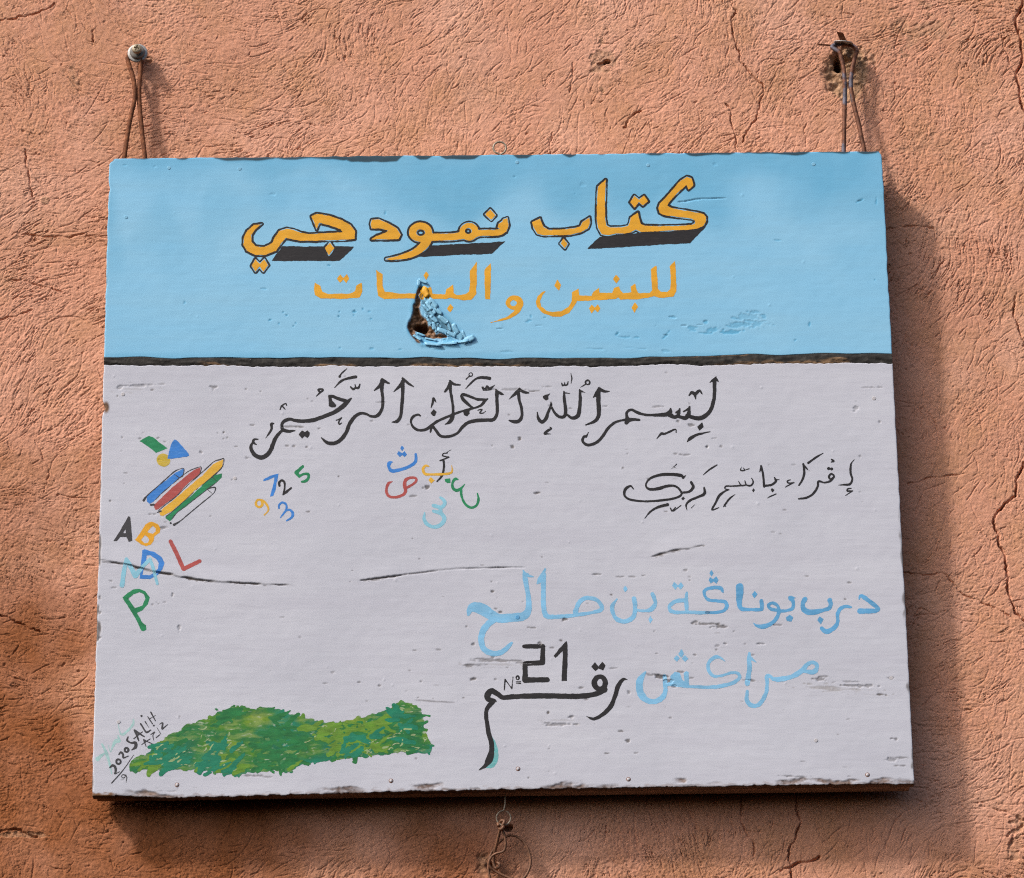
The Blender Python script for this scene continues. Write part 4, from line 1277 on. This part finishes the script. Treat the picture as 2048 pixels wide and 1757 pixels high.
# ---- school drawings on the left
VI = (200, 850, 6.827)
L = lambda a, b, c, d, k, sd, w=0.3: Layer(a, b, c, d, w, sd, 2).frame(*k)
L(278, 870, 336, 908, VI, 21).P("665,150 720,165 800,230 918,320 850,350 765,382 700,330 620,270 540,222 590,190").build('painted_parallelogram', M['green'])
t = L(312, 906, 342, 935, VI, 22); t.E(867, 483, 95, 88)
t.build('painted_circle', M['mustard'])
L(333, 877, 380, 920, VI, 23).P("1010,200 1045,210 1120,290 1205,385 1215,420 1180,438 1050,455 920,468 940,370 970,270").build('painted_triangle', M['blue'], 0.0003)
L(290, 935, 370, 1010, VI, 24).P("640,975 760,865 900,760 1020,660 1140,600 1130,680 1085,725 960,830 830,940 730,1050 680,1080 640,1050 635,1010").build('painted_pencil', M['blue'], label='blue painted pencil')
L(305, 932, 405, 1022, VI, 25).P("740,1090 900,940 1050,800 1200,680 1280,615 1375,580 1365,660 1340,690 1200,800 1050,960 900,1070 800,1150 760,1160 740,1130").build('painted_pencil', M['red'], label='red painted pencil')
L(316, 916, 450, 1035, VI, 26).P("815,1200 870,1130 1050,990 1230,830 1400,690 1540,540 1685,470 1670,560 1600,650 1450,770 1280,910 1100,1080 960,1190 860,1245 820,1235").build('painted_pencil', M['yellow'], 0.0003, label='yellow painted pencil')
L(326, 944, 448, 1048, VI, 27).P("890,1270 1000,1170 1160,1040 1300,920 1450,775 1560,690 1670,660 1660,720 1600,780 1480,870 1350,970 1180,1110 1050,1200 985,1290 950,1320").build('painted_pencil', M['green'], label='green painted pencil')
t = L(280, 915, 450, 1056, VI, 28, 0.25)
for q in ("596,1032,34 650,960,16 800,830,18 990,660,16 1060,615,12 1142,598,10 1132,690,14 1085,725,12 1000,800,8 860,920,8 760,1020,8", "690,1095,24 735,1090,30", "1085,725,12 1200,640,12 1280,602,10 1380,576,10 1366,660,14 1340,695,14 1200,820,7 1030,985,9 880,1100,8 800,1170,10", "780,1195,10 830,1180,26", "1345,690,12 1480,570,14 1560,500,14 1640,475,14 1690,464,12 1676,560,14 1600,650,14 1460,770,10 1300,900,6 1150,1040,7 1000,1175,10 900,1250,14",
          "1590,785,8 1480,870,8 1350,970,8 1180,1100,8 1050,1200,8 985,1280,8", "1010,672,8 1085,725,12", "1530,710,8 1600,775,8", "1460,880,10 1510,862,12 1572,856,14 1570,900,12 1535,950,12 1400,1060,14 1230,1200,14 1100,1310,14 1010,1365,34", "1465,882,9 1535,942,9", "965,1342,28"):
    t.S(q)
t.build('pencil_outline', M['darkgrey'], 0.00036, label='thin dark outlines round the painted pencils')
VJ = (190, 1020, 6.757)
t = L(224, 1030, 268, 1086, VJ, 31); t.P("450,85 475,95 495,280 505,420 455,430 425,362 340,365 295,422 245,424 330,300").P("412,262 418,318 378,315", cut=True)
t.build('painted_letter', M['darkgrey'], label='dark grey letter A')
t = L(268, 1040, 324, 1095, VJ, 32); t.P("760,160 850,195 890,250 870,310 800,355 790,420 750,470 690,492 620,470 542,405 620,300 680,200 730,165").P("780,215 820,250 820,295 780,325 705,300", cut=True).P("670,345 715,370 735,405 710,445 670,450 622,405", cut=True)
t.build('painted_letter', M['orange'], label='orange letter B')
L(334, 1078, 404, 1146, VJ, 33).S("1020,425,56 1115,620,56 1195,800,58 1412,692,52", smooth=False).build('painted_letter', M['red'], label='red letter L')
t = L(276, 1096, 332, 1160, VJ, 34); t.P("670,535 800,570 900,640 940,720 910,810 850,880 740,935 600,930 610,860 630,650 640,545").P("700,620 750,615 820,660 860,720 850,800 800,850 740,880 640,878 660,800 690,690", cut=True)
t.build('painted_letter', M['blue'], label='blue letter D')
L(234, 1110, 320, 1176, VJ, 35).S("365,1020,60 395,800,58 425,668,52 545,890,74 620,790,52 745,668,42 790,800,44 840,995,42", smooth=False).build('painted_letter', M['pale'], 0.00034, label='pale blue letter M overlapping the blue D')
t = L(242, 1175, 302, 1266, VJ, 36); t.P("368,1185 440,1120 520,1075 600,1065 680,1100 738,1180 715,1270 640,1355 565,1390 640,1520 690,1560 690,1620 650,1640 620,1625 560,1490 450,1310").P("452,1200 520,1140 600,1115 660,1145 680,1200 640,1290 540,1330 490,1260", cut=True)
t.build('painted_letter', M['green'], label='green letter P')
VK = (490, 900, 10.24)
L(523, 944, 560, 996, VK, 41).P("365,620 400,590 540,525 690,485 660,640 620,830 575,945 512,960 560,790 590,650 600,565 480,620 380,645").build('painted_numeral', M['blue'], label='blue numeral 7')
L(553, 957, 586, 994, VK, 42).S("705,735,48 700,672,58 750,628,46 805,670,44 812,780,34 785,910,38").S("780,920,34 850,862,56 945,780,40").build('painted_numeral', M['black'], 0.0003, label='black numeral 2')
L(586, 928, 622, 968, VK, 43).S("1185,345,58 1050,470,80 1110,545,60", smooth=False).S("1110,545,50 1200,502,50 1290,502,56 1300,580,56 1240,640,58 1165,655,46").build('painted_numeral', M['green'], label='green numeral 5')
L(508, 994, 541, 1033, VK, 44).ring(290, 1098, 66, 76, 46).S("340,1030,50 420,1090,44 475,1180,40 470,1260,36 395,1334,24").build('painted_numeral', M['yellow'], label='yellow numeral 9')
L(554, 1002, 590, 1045, VK, 45).S("695,1195,44 700,1130,46 770,1080,46 840,1120,50 850,1190,50 830,1250,44 728,1388,22").S("830,1250,44 910,1230,50 975,1290,60 960,1380,50 850,1455,28").build('painted_numeral', M['blue'], label='blue numeral 3')
VL = (740, 870, 7.877)
t = L(772, 888, 838, 948, VL, 51); t.S("352,432,16 310,445,50 295,510,46 340,570,56 450,560,50 580,520,50 690,455,50 725,390,50 720,312,42").P("502,168 540,212 505,260 475,212").P("452,258 508,298 545,260 583,312 545,355 508,320 470,355 425,305")
t.build('painted_letter', M['blue'], label='blue script letter with three dots')
L(768, 952, 838, 1000, VL, 52).S("355,738,14 290,770,44 258,870,40 280,950,44 340,985,40 440,980,40 530,940,50 560,880,52 545,800,60 560,720,56 630,680,40 715,685,40 730,720,40 680,780,40 570,840,34").build('painted_letter', M['red'], label='red script letter with a closed loop')
L(870, 898, 905, 966, VL, 53, 0.2).S("1275,240,5 1210,280,12").S("1220,290,18 1155,300,24 1150,335,24 1242,355,22").S("1235,360,24 1105,410,22").S("1160,415,36 1165,480,34 1150,600,34 1120,670,34 1055,738,22").build('painted_letter', M['black'], 0.00024, label='black upright script letter')
t = L(842, 928, 908, 970, VL, 54); t.S("922,497,26 870,492,44 835,550,40 870,620,44 1000,628,40 1150,625,40 1270,605,36 1295,560,26 1285,490,14").P("955,665 1018,720 965,772 920,715")
t.build('painted_letter', M['yellow'], 0.00036, label='yellow script letter with one dot below')
t = L(886, 955, 962, 1020, VL, 55); t.S("1385,705,26 1340,700,46 1300,760,40 1305,840,46 1360,880,46 1430,850,36 1490,785,18").S("1435,850,36 1440,960,34 1490,1080,40 1580,1150,40 1670,1120,44 1710,1020,44 1690,925,22").P("1175,700 1265,685 1270,765 1215,768 1180,740")
t.build('painted_letter', M['green'], label='green script letter with two open bowls')
t = L(842, 990, 894, 1060, VL, 56); t.S("860,1240,36 850,1320,54 890,1400,60 980,1450,60 1080,1440,60 1160,1370,66 1165,1300,64 1110,1240,56 1000,1205,48").S("1110,1230,60 1100,1150,60 1000,1115,56").S("1110,1160,60 1165,1110,60 1170,1050,54 1110,990,42")
t.build('painted_letter', M['pale'], dry=0.5, label='pale blue script letter with three teeth')

# ---- signature
VM = (180, 1380, 6.827)
t = L(215, 1418, 342, 1572, VM, 61, 0.22)
for q in ("520,640,16 508,690,30 560,722,24 620,722,40 622,780,42 570,820,10", "606,548,22 635,612,28 664,694,16", "606,548,22 668,592,28 742,638,16", "600,664,16 660,612,18 716,572,12", "690,462,18 740,540,22 772,578,26 828,548,14", "752,432,16 802,512,8", "788,366,16 852,462,16", "830,306,24 892,420,16", "820,390,12 898,344,10",
          "732,680,16 765,772,12", "732,680,16 790,710,14 878,746,8", "704,748,10 760,708,14 822,668,10", "828,612,12 880,576,16 858,622,14 870,688,8", "903,652,12 952,610,12", "912,512,8 966,602,12", "948,466,14 992,450,16 985,530,26 1064,468,7",
          "272,1060,20 310,1030,32 345,1060,36 350,1110,34 340,1145,18 404,1118,10", "395,882,18 420,850,26 450,880,32 455,926,24 524,903,14", "296,1272,18 440,1110,16 598,886,5", "488,1165,18 502,1200,16 490,1270,7"):
    t.S(q)
t.E(703, 355, 14).E(870, 486, 12).ring(388, 980, 30, 32, 24).ring(498, 820, 26, 28, 26).ring(455, 1180, 24, 22, 15)
t.build('signature_lettering', M['darkgrey'], label='small black painter signature slanting up at the lower left')
t = L(186, 1432, 275, 1556, VM, 62, 0.5)
for q in ("165,742,30 220,860,46 260,980,36 295,1140,16", "105,940,56 150,900,40 200,862,26", "245,750,8 278,845,12 310,770,26 350,700,52 400,700,40 380,620,10", "372,415,4 400,540,12 430,610,30 500,570,28 590,470,30 590,408,22"):
    t.S(q)
t.build('faded_signature', M['teal'], 0.00014, dry=0.3, label='faded pale teal brush writing beside the signature')

# ---- painted grass
t = Layer(245, 1385, 880, 1565, 1.3, 71)
t.P("253,1535 258,1547 271,1550 283,1543 312,1541 338,1543 385,1544 429,1547 462,1551 478,1557 492,1548 522,1546 566,1544 572,1547 607,1533 668,1524 742,1514 791,1509 840,1509 861,1513 869,1492 858,1470 852,1460 850,1442 847,1426 838,1414 827,1406 812,1402 800,1395 792,1408 770,1418 735,1430 690,1438 650,1442 615,1436 585,1424 555,1414 522,1411 500,1418 478,1408 462,1409 450,1418 429,1428 412,1436 400,1440 384,1443 369,1446 360,1458 350,1462 334,1468 322,1478 307,1485 300,1500 285,1510 271,1510 262,1520 256,1526")
GP = t.d.copy()
rg = np.random.default_rng(33)


def dabs(layer, n, margin, lg, wd, sel=None):
    k = 0
    while k < n:
        x = rg.uniform(250, 872); y = rg.uniform(1392, 1556)
        v = GP[int(min(max(y - t.y0, 0), GP.shape[0] - 1)), int(min(max(x - t.x0, 0), GP.shape[1] - 1))]
        if v > -margin or (sel is not None and not sel(x, y)): continue
        k += 1
        a = math.radians(rg.normal(-24 if x < 480 else -8, 26)); L_ = rg.uniform(*lg); W_ = rg.uniform(*wd)
        c_, s_ = math.cos(a) * L_ / 2, math.sin(a) * L_ / 2
        bx, by = rg.normal(0, 1.5, 2)
        layer.S('%.1f,%.1f,%.1f %.1f,%.1f,%.1f %.1f,%.1f,%.1f' % (x - c_, y - s_, W_ * 0.8, x + bx, y + by, W_, x + c_, y + s_, W_ * 0.6))


t.frame(0, 0, 1)
t.d = GP + 3.0
dabs(t, 380, 5.5, (8, 22), (7, 13))
grs = t.build('painted_grass', M['grass'], dry=0.9, label='brushed patch of painted green grass at the lower left')
blobs = [gnoise((60, 200), 6, 6, 300 + q) for q in range(4)]
for q, (mat, n_, lg, wd, hw_) in enumerate((('grass_dark', 120, (18, 46), (5, 13), 0.25), ('grass_olive', 90, (16, 44), (5, 12), 0.55), ('grass_teal', 50, (18, 46), (6, 14), 0.95), ('grass_pale', 70, (6, 18), (0.8, 2.6), 0.0))):
    u_ = Layer(245, 1385, 880, 1565, 0.9, 80 + q)
    u_.frame(0, 0, 1)
    dabs(u_, n_, 8.0, lg, wd, lambda x, y: blobs[q][int((y - 1385) / 4) % 60, int((x - 245) / 4) % 200] > hw_)
    g_ = u_.build('grass_brushwork', M[mat], 0.00034 + 0.00006 * q, None, dry=2.6, seed=q)
    bm = bmesh.new(); bm.from_mesh(grs.data)
    n0 = len(bm.faces); bm.from_mesh(g_.data); bm.faces.ensure_lookup_table()
    for f_ in bm.faces[n0:]: f_.material_index = q + 1; f_.smooth = True
    grs.data.materials.append(M[mat]); bm.to_mesh(grs.data); bm.free()
    me_ = g_.data; bpy.data.objects.remove(g_); bpy.data.meshes.remove(me_)

# ================================================================== small hardware of the sign
nail_me = {}


def nail(px, py, mat, r=0.0026, h=0.0006):
    key = (mat.name, r, h)
    x, z = board_xz(np.array(px, float), np.array(py, float))
    y = float(face_y(px, py))
    if key not in nail_me:
        V, Fc = lathe([(r * 1.02, -0.0012), (r, h * 0.6), (r * 0.9, h), (r * 0.75, h * 1.02), (0.00002, h)], (0, 0, 0), (0, -1, 0), 20)
        o = link_mesh('nail_head', V, Fc, mat, sign)
        nail_me[key] = o.data
    else:
        o = bpy.data.objects.new('nail_head', nail_me[key]); C.objects.link(o); o.parent = sign
    o.location = (float(x), y, float(z))
    return o


for p in ((338, 336), (479, 338), (1034, 325), (1296, 331), (1627, 329), (252, 435), (1748, 797)):
    nail(p[0], p[1], M['nail_blue'] if p[1] < 715 else M['nail_white'], 0.0025, 0.00035)
for p in ((237, 1444), (246, 789), (470, 957), (1783, 1356), (1632, 1481)):
    nail(p[0], p[1], M['nail_white'], 0.0024, 0.0004)
for p in ((354, 1570), (782, 1562), (1036, 1538), (1257, 1559), (1735, 1550)):
    rim_o = nail(p[0], p[1], M['rust'], 0.0028, 0.00025); rim_o['label'] = 'nail head with a rusty rim along the bottom edge'
    x, z = board_xz(np.array(p[0], float), np.array(p[1], float))
    V, Fc = lathe([(0.0021, 0.0), (0.0020, 0.0004), (0.00002, 0.00042)], (0, 0, 0), (0, -1, 0), 18)
    o = link_mesh('nail_face', V, Fc, M['nail_white'], rim_o)
nail(1035, 1235, M['skydeep'], 0.0027, 0.0004)

# lifted paint flakes on the torn spot: small curled scales over the bared wood
rf = np.random.default_rng(12)
V, Fc, MI = [], [], []
wp = zpts(WEDGE, *V7)


def flake_at(x, y, lg, wd, ang, lift0, curl, mi=0):
    b0 = len(V)
    tw_ = 0.25 * rf.standard_normal()
    for i in range(6):
        for j in range(4):
            ti = i / 5 - 0.5; tj = j / 3 - 0.5
            shape = math.cos(ti * 2.2) ** 0.4 * (1 + 0.16 * rf.standard_normal())
            a = ti * lg * (1 + 0.05 * rf.standard_normal()); b = tj * wd * shape + tw_ * a * 0.3
            X_ = x + a * math.cos(ang) - b * math.sin(ang); Y_ = y + a * math.sin(ang) + b * math.cos(ang)
            xx, zz = board_xz(np.array(X_), np.array(Y_))
            V.append((float(xx), float(face_y(X_, Y_)) - lift0 - curl * (i / 5) ** 2 - 0.25 * curl * tj, float(zz)))
    for i in range(5):
        for j in range(3):
            Fc.append((b0 + i * 4 + j, b0 + (i + 1) * 4 + j, b0 + (i + 1) * 4 + j + 1, b0 + i * 4 + j + 1)); MI.append(mi)


pts_ = []
for _ in range(5000):
    x = rf.uniform(835, 940); y = rf.uniform(585, 680)
    if poly_sdf(wp, np.array([x]), np.array([y]))[0] > -0.6: continue
    big_ = len(pts_) < 14
    if all(math.hypot(x - a, y - b) > (11.5 if big_ else 3.2 + 0.32 * c_) for a, b, c_ in pts_):
        if not big_ and rf.random() < 0.30 and y > 625: continue
        pts_.append((x, y, rf.uniform(15, 26) if big_ else rf.uniform(5, 12)))
for x, y, lg in sorted(pts_, key=lambda p: p[2] - 0.25 * (p[0] + p[1])):
    wd = lg * rf.uniform(0.26, 0.52)
    flake_at(x, y, lg, wd, math.radians(rf.normal(54, 15)), 0.0002 + 0.0005 * rf.random(), 0.0001 + 0.0007 * rf.random() ** 2, 1 if y < 601 and x < 862 else 0)
for (x, y, lg, wd, ag, mi) in ((850, 585, 22, 14, 65, 1), (858, 612, 20, 8, 62, 0), (866, 622, 16, 7, 60, 0), (866, 690, 34, 7, 2, 0), (895, 688, 40, 6, -2, 0), (920, 684, 34, 7, -4, 0), (938, 680, 24, 12, -20, 0), (835, 676, 20, 6, 35, 0), (842, 668, 18, 5, 20, 0), (862, 678, 26, 4, 8, 0), (838, 568, 14, 7, 100, 0), (846, 564, 20, 5, 20, 0)):
    flake_at(x, y, lg, wd, math.radians(ag), 0.0009, 0.0012, mi)
flk = link_mesh('lifted_paint', V, Fc, [M['nail_blue'], M['orange']], sign, True, 'curled light blue paint flakes round the torn hole')
flk.data.polygons.foreach_set('material_index', np.array(MI, np.int32))
sol = flk.modifiers.new('thickness', 'SOLIDIFY'); sol.thickness = 0.0003


def sign_local(p):
    p = Vector(p) - base
    return (p.x * CR + p.z * SR, p.y, -p.x * SR + p.z * CR)


def tube_obj(name, pts, r, mat, parent=None, local=False, closed=False, seg=12, sub=8, jit=0.02, seed=1):
    if local: pts = [sign_local(p) for p in pts]
    V, Fc = tube(pts, r, seg, sub, closed, jit, seed)
    return link_mesh(name, V, Fc, mat, parent)


# screw eyes, top and bottom
y_eye = Y_FRONT + PLY + 0.008
pts = [W3(900 + (925 + 118 * math.sin(a)) / 9.309, 250 + (432 - 112 * math.cos(a)) / 9.309, y_eye + 0.0012 * a / 6) for a in np.linspace(-2.75, 2.75, 18)]
pts = [W3(900 + 965 / 9.309, 250 + 640 / 9.309, y_eye)] + [W3(900 + 940 / 9.309, 250 + 560 / 9.309, y_eye)] + pts[1:-1] + [W3(900 + 935 / 9.309, 250 + 556 / 9.309, y_eye + 0.002)]
e = tube_obj('screw_eye', pts, 0.00125, M['eye'], sign, True)
e['label'] = 'small zinc screw eye on the top edge'
y_eb = Y_FRONT + PLY + 0.008
V5 = lambda x, y: (880 + x / 6.343, 1480 + y / 6.343)
pts = [W3(*V5(828, 690), y_eb), W3(*V5(826, 760), y_eb), W3(*V5(822, 830), y_eb), W3(*V5(805, 895), y_eb)]
pts += [W3(*V5(806 - 90 * math.sin(a), 992 - 92 * math.cos(a)), y_eb - 0.0006 * a / 6) for a in np.linspace(0.35, 5.9, 16)]
e = tube_obj('screw_eye', pts, 0.00095, M['eye'], sign, True)
e['label'] = 'thin screw eye hanging under the bottom edge'

# ================================================================== hanging wires and fixings
V3 = lambda x, y: (180 + x / 6.273, 60 + y / 6.273)
wy = wall_y(273, 120)
yb = -0.024
pts = [W3(*V3(700, 1900), yb), W3(*V3(692, 1640), yb), W3(*V3(676, 1480), -0.0225), W3(*V3(660, 1340), -0.021), W3(*V3(640, 1150), -0.019), W3(*V3(626, 1000), -0.0175), W3(*V3(617, 850), -0.0165), W3(*V3(620, 700), -0.0155), W3(*V3(630, 560), -0.0145), W3(*V3(640, 430), -0.0135), W3(*V3(655, 340), -0.0125),
       W3(*V3(640, 270), -0.0105), W3(*V3(585, 240), -0.010), W3(*V3(510, 275), -0.0105), W3(*V3(472, 350), -0.0125), W3(*V3(490, 440), -0.0135), W3(*V3(530, 560), -0.0155), W3(*V3(556, 680), -0.017), W3(*V3(563, 790), -0.018), W3(*V3(556, 900), -0.019), W3(*V3(522, 1050), -0.020), W3(*V3(488, 1210), -0.0215), W3(*V3(460, 1400), -0.023), W3(*V3(432, 1600), yb), W3(*V3(400, 1900), yb)]
w = tube_obj('hanging_wire', pts, 0.0030, M['rust'], None, jit=0.03, seg=14)
props(w, 'brown rusty wire loop round the cross-head screw, holding the sign at its upper left', 'wire', 'wire loops the sign hangs on')

V4 = lambda x, y: (1560 + x / 5.857, 40 + y / 5.857)
pts = [W3(*V4(742, 1800), yb), W3(*V4(746, 1540), yb), W3(*V4(750, 1400), -0.0235), W3(*V4(754, 1200), -0.022), W3(*V4(758, 1000), -0.0205), W3(*V4(760, 850), -0.019), W3(*V4(756, 700), -0.018), W3(*V4(745, 570), -0.017), W3(*V4(722, 460), -0.0165), W3(*V4(695, 380), -0.016), W3(*V4(640, 345), -0.0145),
       W3(*V4(610, 318), -0.0125), W3(*V4(660, 292), -0.011), W3(*V4(760, 285), -0.0105), W3(*V4(850, 305), -0.011), W3(*V4(893, 350), -0.013), W3(*V4(890, 400), -0.0145), W3(*V4(868, 480), -0.016), W3(*V4(842, 600), -0.018), W3(*V4(830, 740), -0.019), W3(*V4(840, 860), -0.020), W3(*V4(876, 1040), -0.0215), W3(*V4(918, 1200), -0.0225), W3(*V4(955, 1380), -0.0235), W3(*V4(988, 1530), yb), W3(*V4(1030, 1800), yb)]
w = tube_obj('hanging_wire', pts, 0.0029, M['rustblue'], None, jit=0.03, seg=14)
props(w, 'rust and blue-grey wire loop hooked over the bent nail in the broken plaster', 'wire', 'wire loops the sign hangs on')

# left screw with two washers
hx, hy = 273.2, 95.9
c_head = W3(hx, hy, -0.030)
zc, xc = c_head[2], c_head[0]
screw = empty('wall_screw', (xc, wy, zc), 'cross-head screw with two grey washers in the plaster above the left end of the sign', 'screw')


def scr(name, prof, mat, n=40):
    V, Fc = lathe(prof, (0, 0, 0), (0, -1, 0), n)
    return link_mesh(name, V, Fc, mat, screw)


hb = -0.0155 - wy            # local y of the big washer face
scr('shank', [(0.0028, -0.012), (0.0028, 0.0265 + wy)], M['brass'], 20)
scr('washer', [(0.003, 0.0125 + wy), (0.0128, 0.0125 + wy), (0.0133, 0.0131 + wy), (0.0133, 0.0150 + wy), (0.0127, 0.0157 + wy), (0.0090, 0.0158 + wy), (0.003, 0.0157 + wy)], M['zinc'], 48)
scr('washer', [(0.003, 0.0160 + wy), (0.0096, 0.0160 + wy), (0.0099, 0.0165 + wy), (0.0097, 0.0190 + wy), (0.0080, 0.0204 + wy), (0.003, 0.0206 + wy)], M['washer_dark'], 40)
# head with a real cross recess
NR, NA = 26, 96
V, Fc = [(0, -(0.030 + wy) + 0.0016, 0)], []
for i in range(1, NR + 1):
    r = 0.0059 * i / NR
    for k in range(NA):
        a = 2 * math.pi * k / NA
        x, z = r * math.cos(a), r * math.sin(a)
        a2 = a + 0.25
        xr, zr = r * math.cos(a2), r * math.sin(a2)
        dd = min(max(abs(xr) - 0.00075, abs(zr) - 0.0036), max(abs(zr) - 0.00075, abs(xr) - 0.0036))
        rec = 0.0020 * float(smoothstep(0.00025, -0.00025, dd))
        dome = 0.0012 * (r / 0.0059) ** 3
        V.append((x, -(0.030 + wy) + rec + dome, z))
for k in range(NA): Fc.append((0, 1 + (k + 1) % NA, 1 + k))
for i in range(NR - 1):
    for k in range(NA):
        a = 1 + i * NA + k; b = 1 + i * NA + (k + 1) % NA
        Fc.append((a, b, b + NA, a + NA))
r0 = 1 + (NR - 1) * NA
for k in range(NA): V.append((0.0061 * math.cos(2 * math.pi * k / NA), -(0.030 + wy) + 0.003, 0.0061 * math.sin(2 * math.pi * k / NA)))
for k in range(NA): V.append((0.0061 * math.cos(2 * math.pi * k / NA), -(0.0240 + wy), 0.0061 * math.sin(2 * math.pi * k / NA)))
for k in range(NA): V.append((0.0030, 0, 0) if False else (0.003 * math.cos(2 * math.pi * k / NA), -(0.0238 + wy), 0.003 * math.sin(2 * math.pi * k / NA)))
for m_ in range(3):
    for k in range(NA):
        a = r0 + m_ * NA + k; b = r0 + m_ * NA + (k + 1) % NA
        Fc.append((a, b, b + NA, a + NA))
link_mesh('head', V, Fc, M['brass'], screw)

# right fixing: bent cut nail, washer seen on edge, thin nail
ny = wall_y(1690, 120)
root = W3(1687, 100, -0.004)
bn = empty('bent_nail', root, 'rusty cut nail with a washer in the broken plaster hole at the upper right', 'nail')


def rel(p): return (p[0] - root[0], p[1] - root[1], p[2] - root[2])


top = W3(*V4(702, 152), -0.031); mid_ = W3(*V4(742, 245), -0.020); inn_ = W3(*V4(770, 300), 0.012)
P3 = [np.array(rel(p)) for p in (top, mid_, inn_)]
V, Fc = [], []
for i, p in enumerate(P3):
    wd = (0.0040, 0.0042, 0.0035)[i]; th = 0.0016
    V += [tuple(p + np.array([-wd, -th, 0.0008])), tuple(p + np.array([wd, -th, -0.0008])), tuple(p + np.array([wd, th, -0.0008])), tuple(p + np.array([-wd, th, 0.0008]))]
Fc = [(0, 1, 2, 3), (11, 10, 9, 8)]
for i in range(2):
    for k in range(4):
        a = i * 4 + k; b = i * 4 + (k + 1) % 4
        Fc.append((a, a + 4, b + 4, b))
link_mesh('shank', V, Fc, M['rust'], bn, False)
wc = rel(W3(*V4(742, 268), -0.018))
V, Fc = lathe([(0.004, -0.0006), (0.0125, -0.0006), (0.0130, 0), (0.0125, 0.0007), (0.004, 0.0007)], wc, (0.10, -0.30, 0.95), 36)
link_mesh('washer', V, Fc, M['zinc'], bn)
pn = [W3(*V4(440, 291), -0.016), W3(*V4(520, 294), -0.012), W3(*V4(600, 300), -0.006), W3(*V4(680, 306), 0.004)]
o = tube_obj('thin_nail', pn, 0.00115, M['rust'], None, sub=6, seg=10)
props(o, 'thin dark nail sticking out sideways beside the bent cut nail', 'nail')

# tie wire below the bottom eye
ye = y_eb
pts = [V5(742, 1095), V5(738, 1040), V5(768, 1012), V5(800, 1040), V5(800, 1110), V5(765, 1135), V5(748, 1090), V5(775, 1030), V5(815, 1035), V5(800, 1080), V5(762, 1150), V5(740, 1230), V5(722, 1310), V5(700, 1400), V5(682, 1490), V5(678, 1560), V5(705, 1625), V5(745, 1618), V5(755, 1575), V5(725, 1560)]
dep = [ye - .002, ye + .002, ye + .003, ye, ye - .003, ye - .001, ye + .003, ye - .001, ye - .003, ye - .003, ye + .002, ye + .006, ye + .010, ye + .015, ye + .019, ye + .021, ye + .021, ye + .019, ye + .020, ye + .022]
a = tube_obj('tie_wire', [W3(p[0], p[1], d) for p, d in zip(pts, dep)], 0.0019, M['tie'], None, seg=10)
props(a, 'brown tie wire knotted through the screw eye under the sign and running into the wall', 'wire')
pts = [V5(785, 1090), V5(800, 1150), V5(824, 1240), V5(832, 1340), V5(805, 1415), V5(710, 1446), V5(650, 1490), V5(618, 1570), V5(645, 1625), V5(700, 1668), V5(780, 1710), V5(880, 1752), V5(970, 1775), V5(1060, 1757), V5(1125, 1660), V5(1150, 1540), V5(1130, 1430), V5(1085, 1330), V5(1030, 1265), V5(960, 1225), V5(890, 1215), V5(830, 1238), V5(745, 1310), V5(665, 1415), V5(622, 1520), V5(612, 1620), V5(630, 1740), V5(660, 1830)]
dd_ = np.interp(np.linspace(0, 1, len(pts)), [0, .1, .25, .35, .5, .65, .8, 1], [ye, ye + .004, ye + .013, ye + .018, -0.014, -0.016, -0.010, -0.004])
b = tube_obj('wire_strand', [W3(p[0], p[1], d) for p, d in zip(pts, dd_)], 0.00155, M['tie'], a, seg=10, sub=8)
b['label'] = 'loose coil of the tie wire curling down the wall'

print('objects', len(bpy.data.objects))
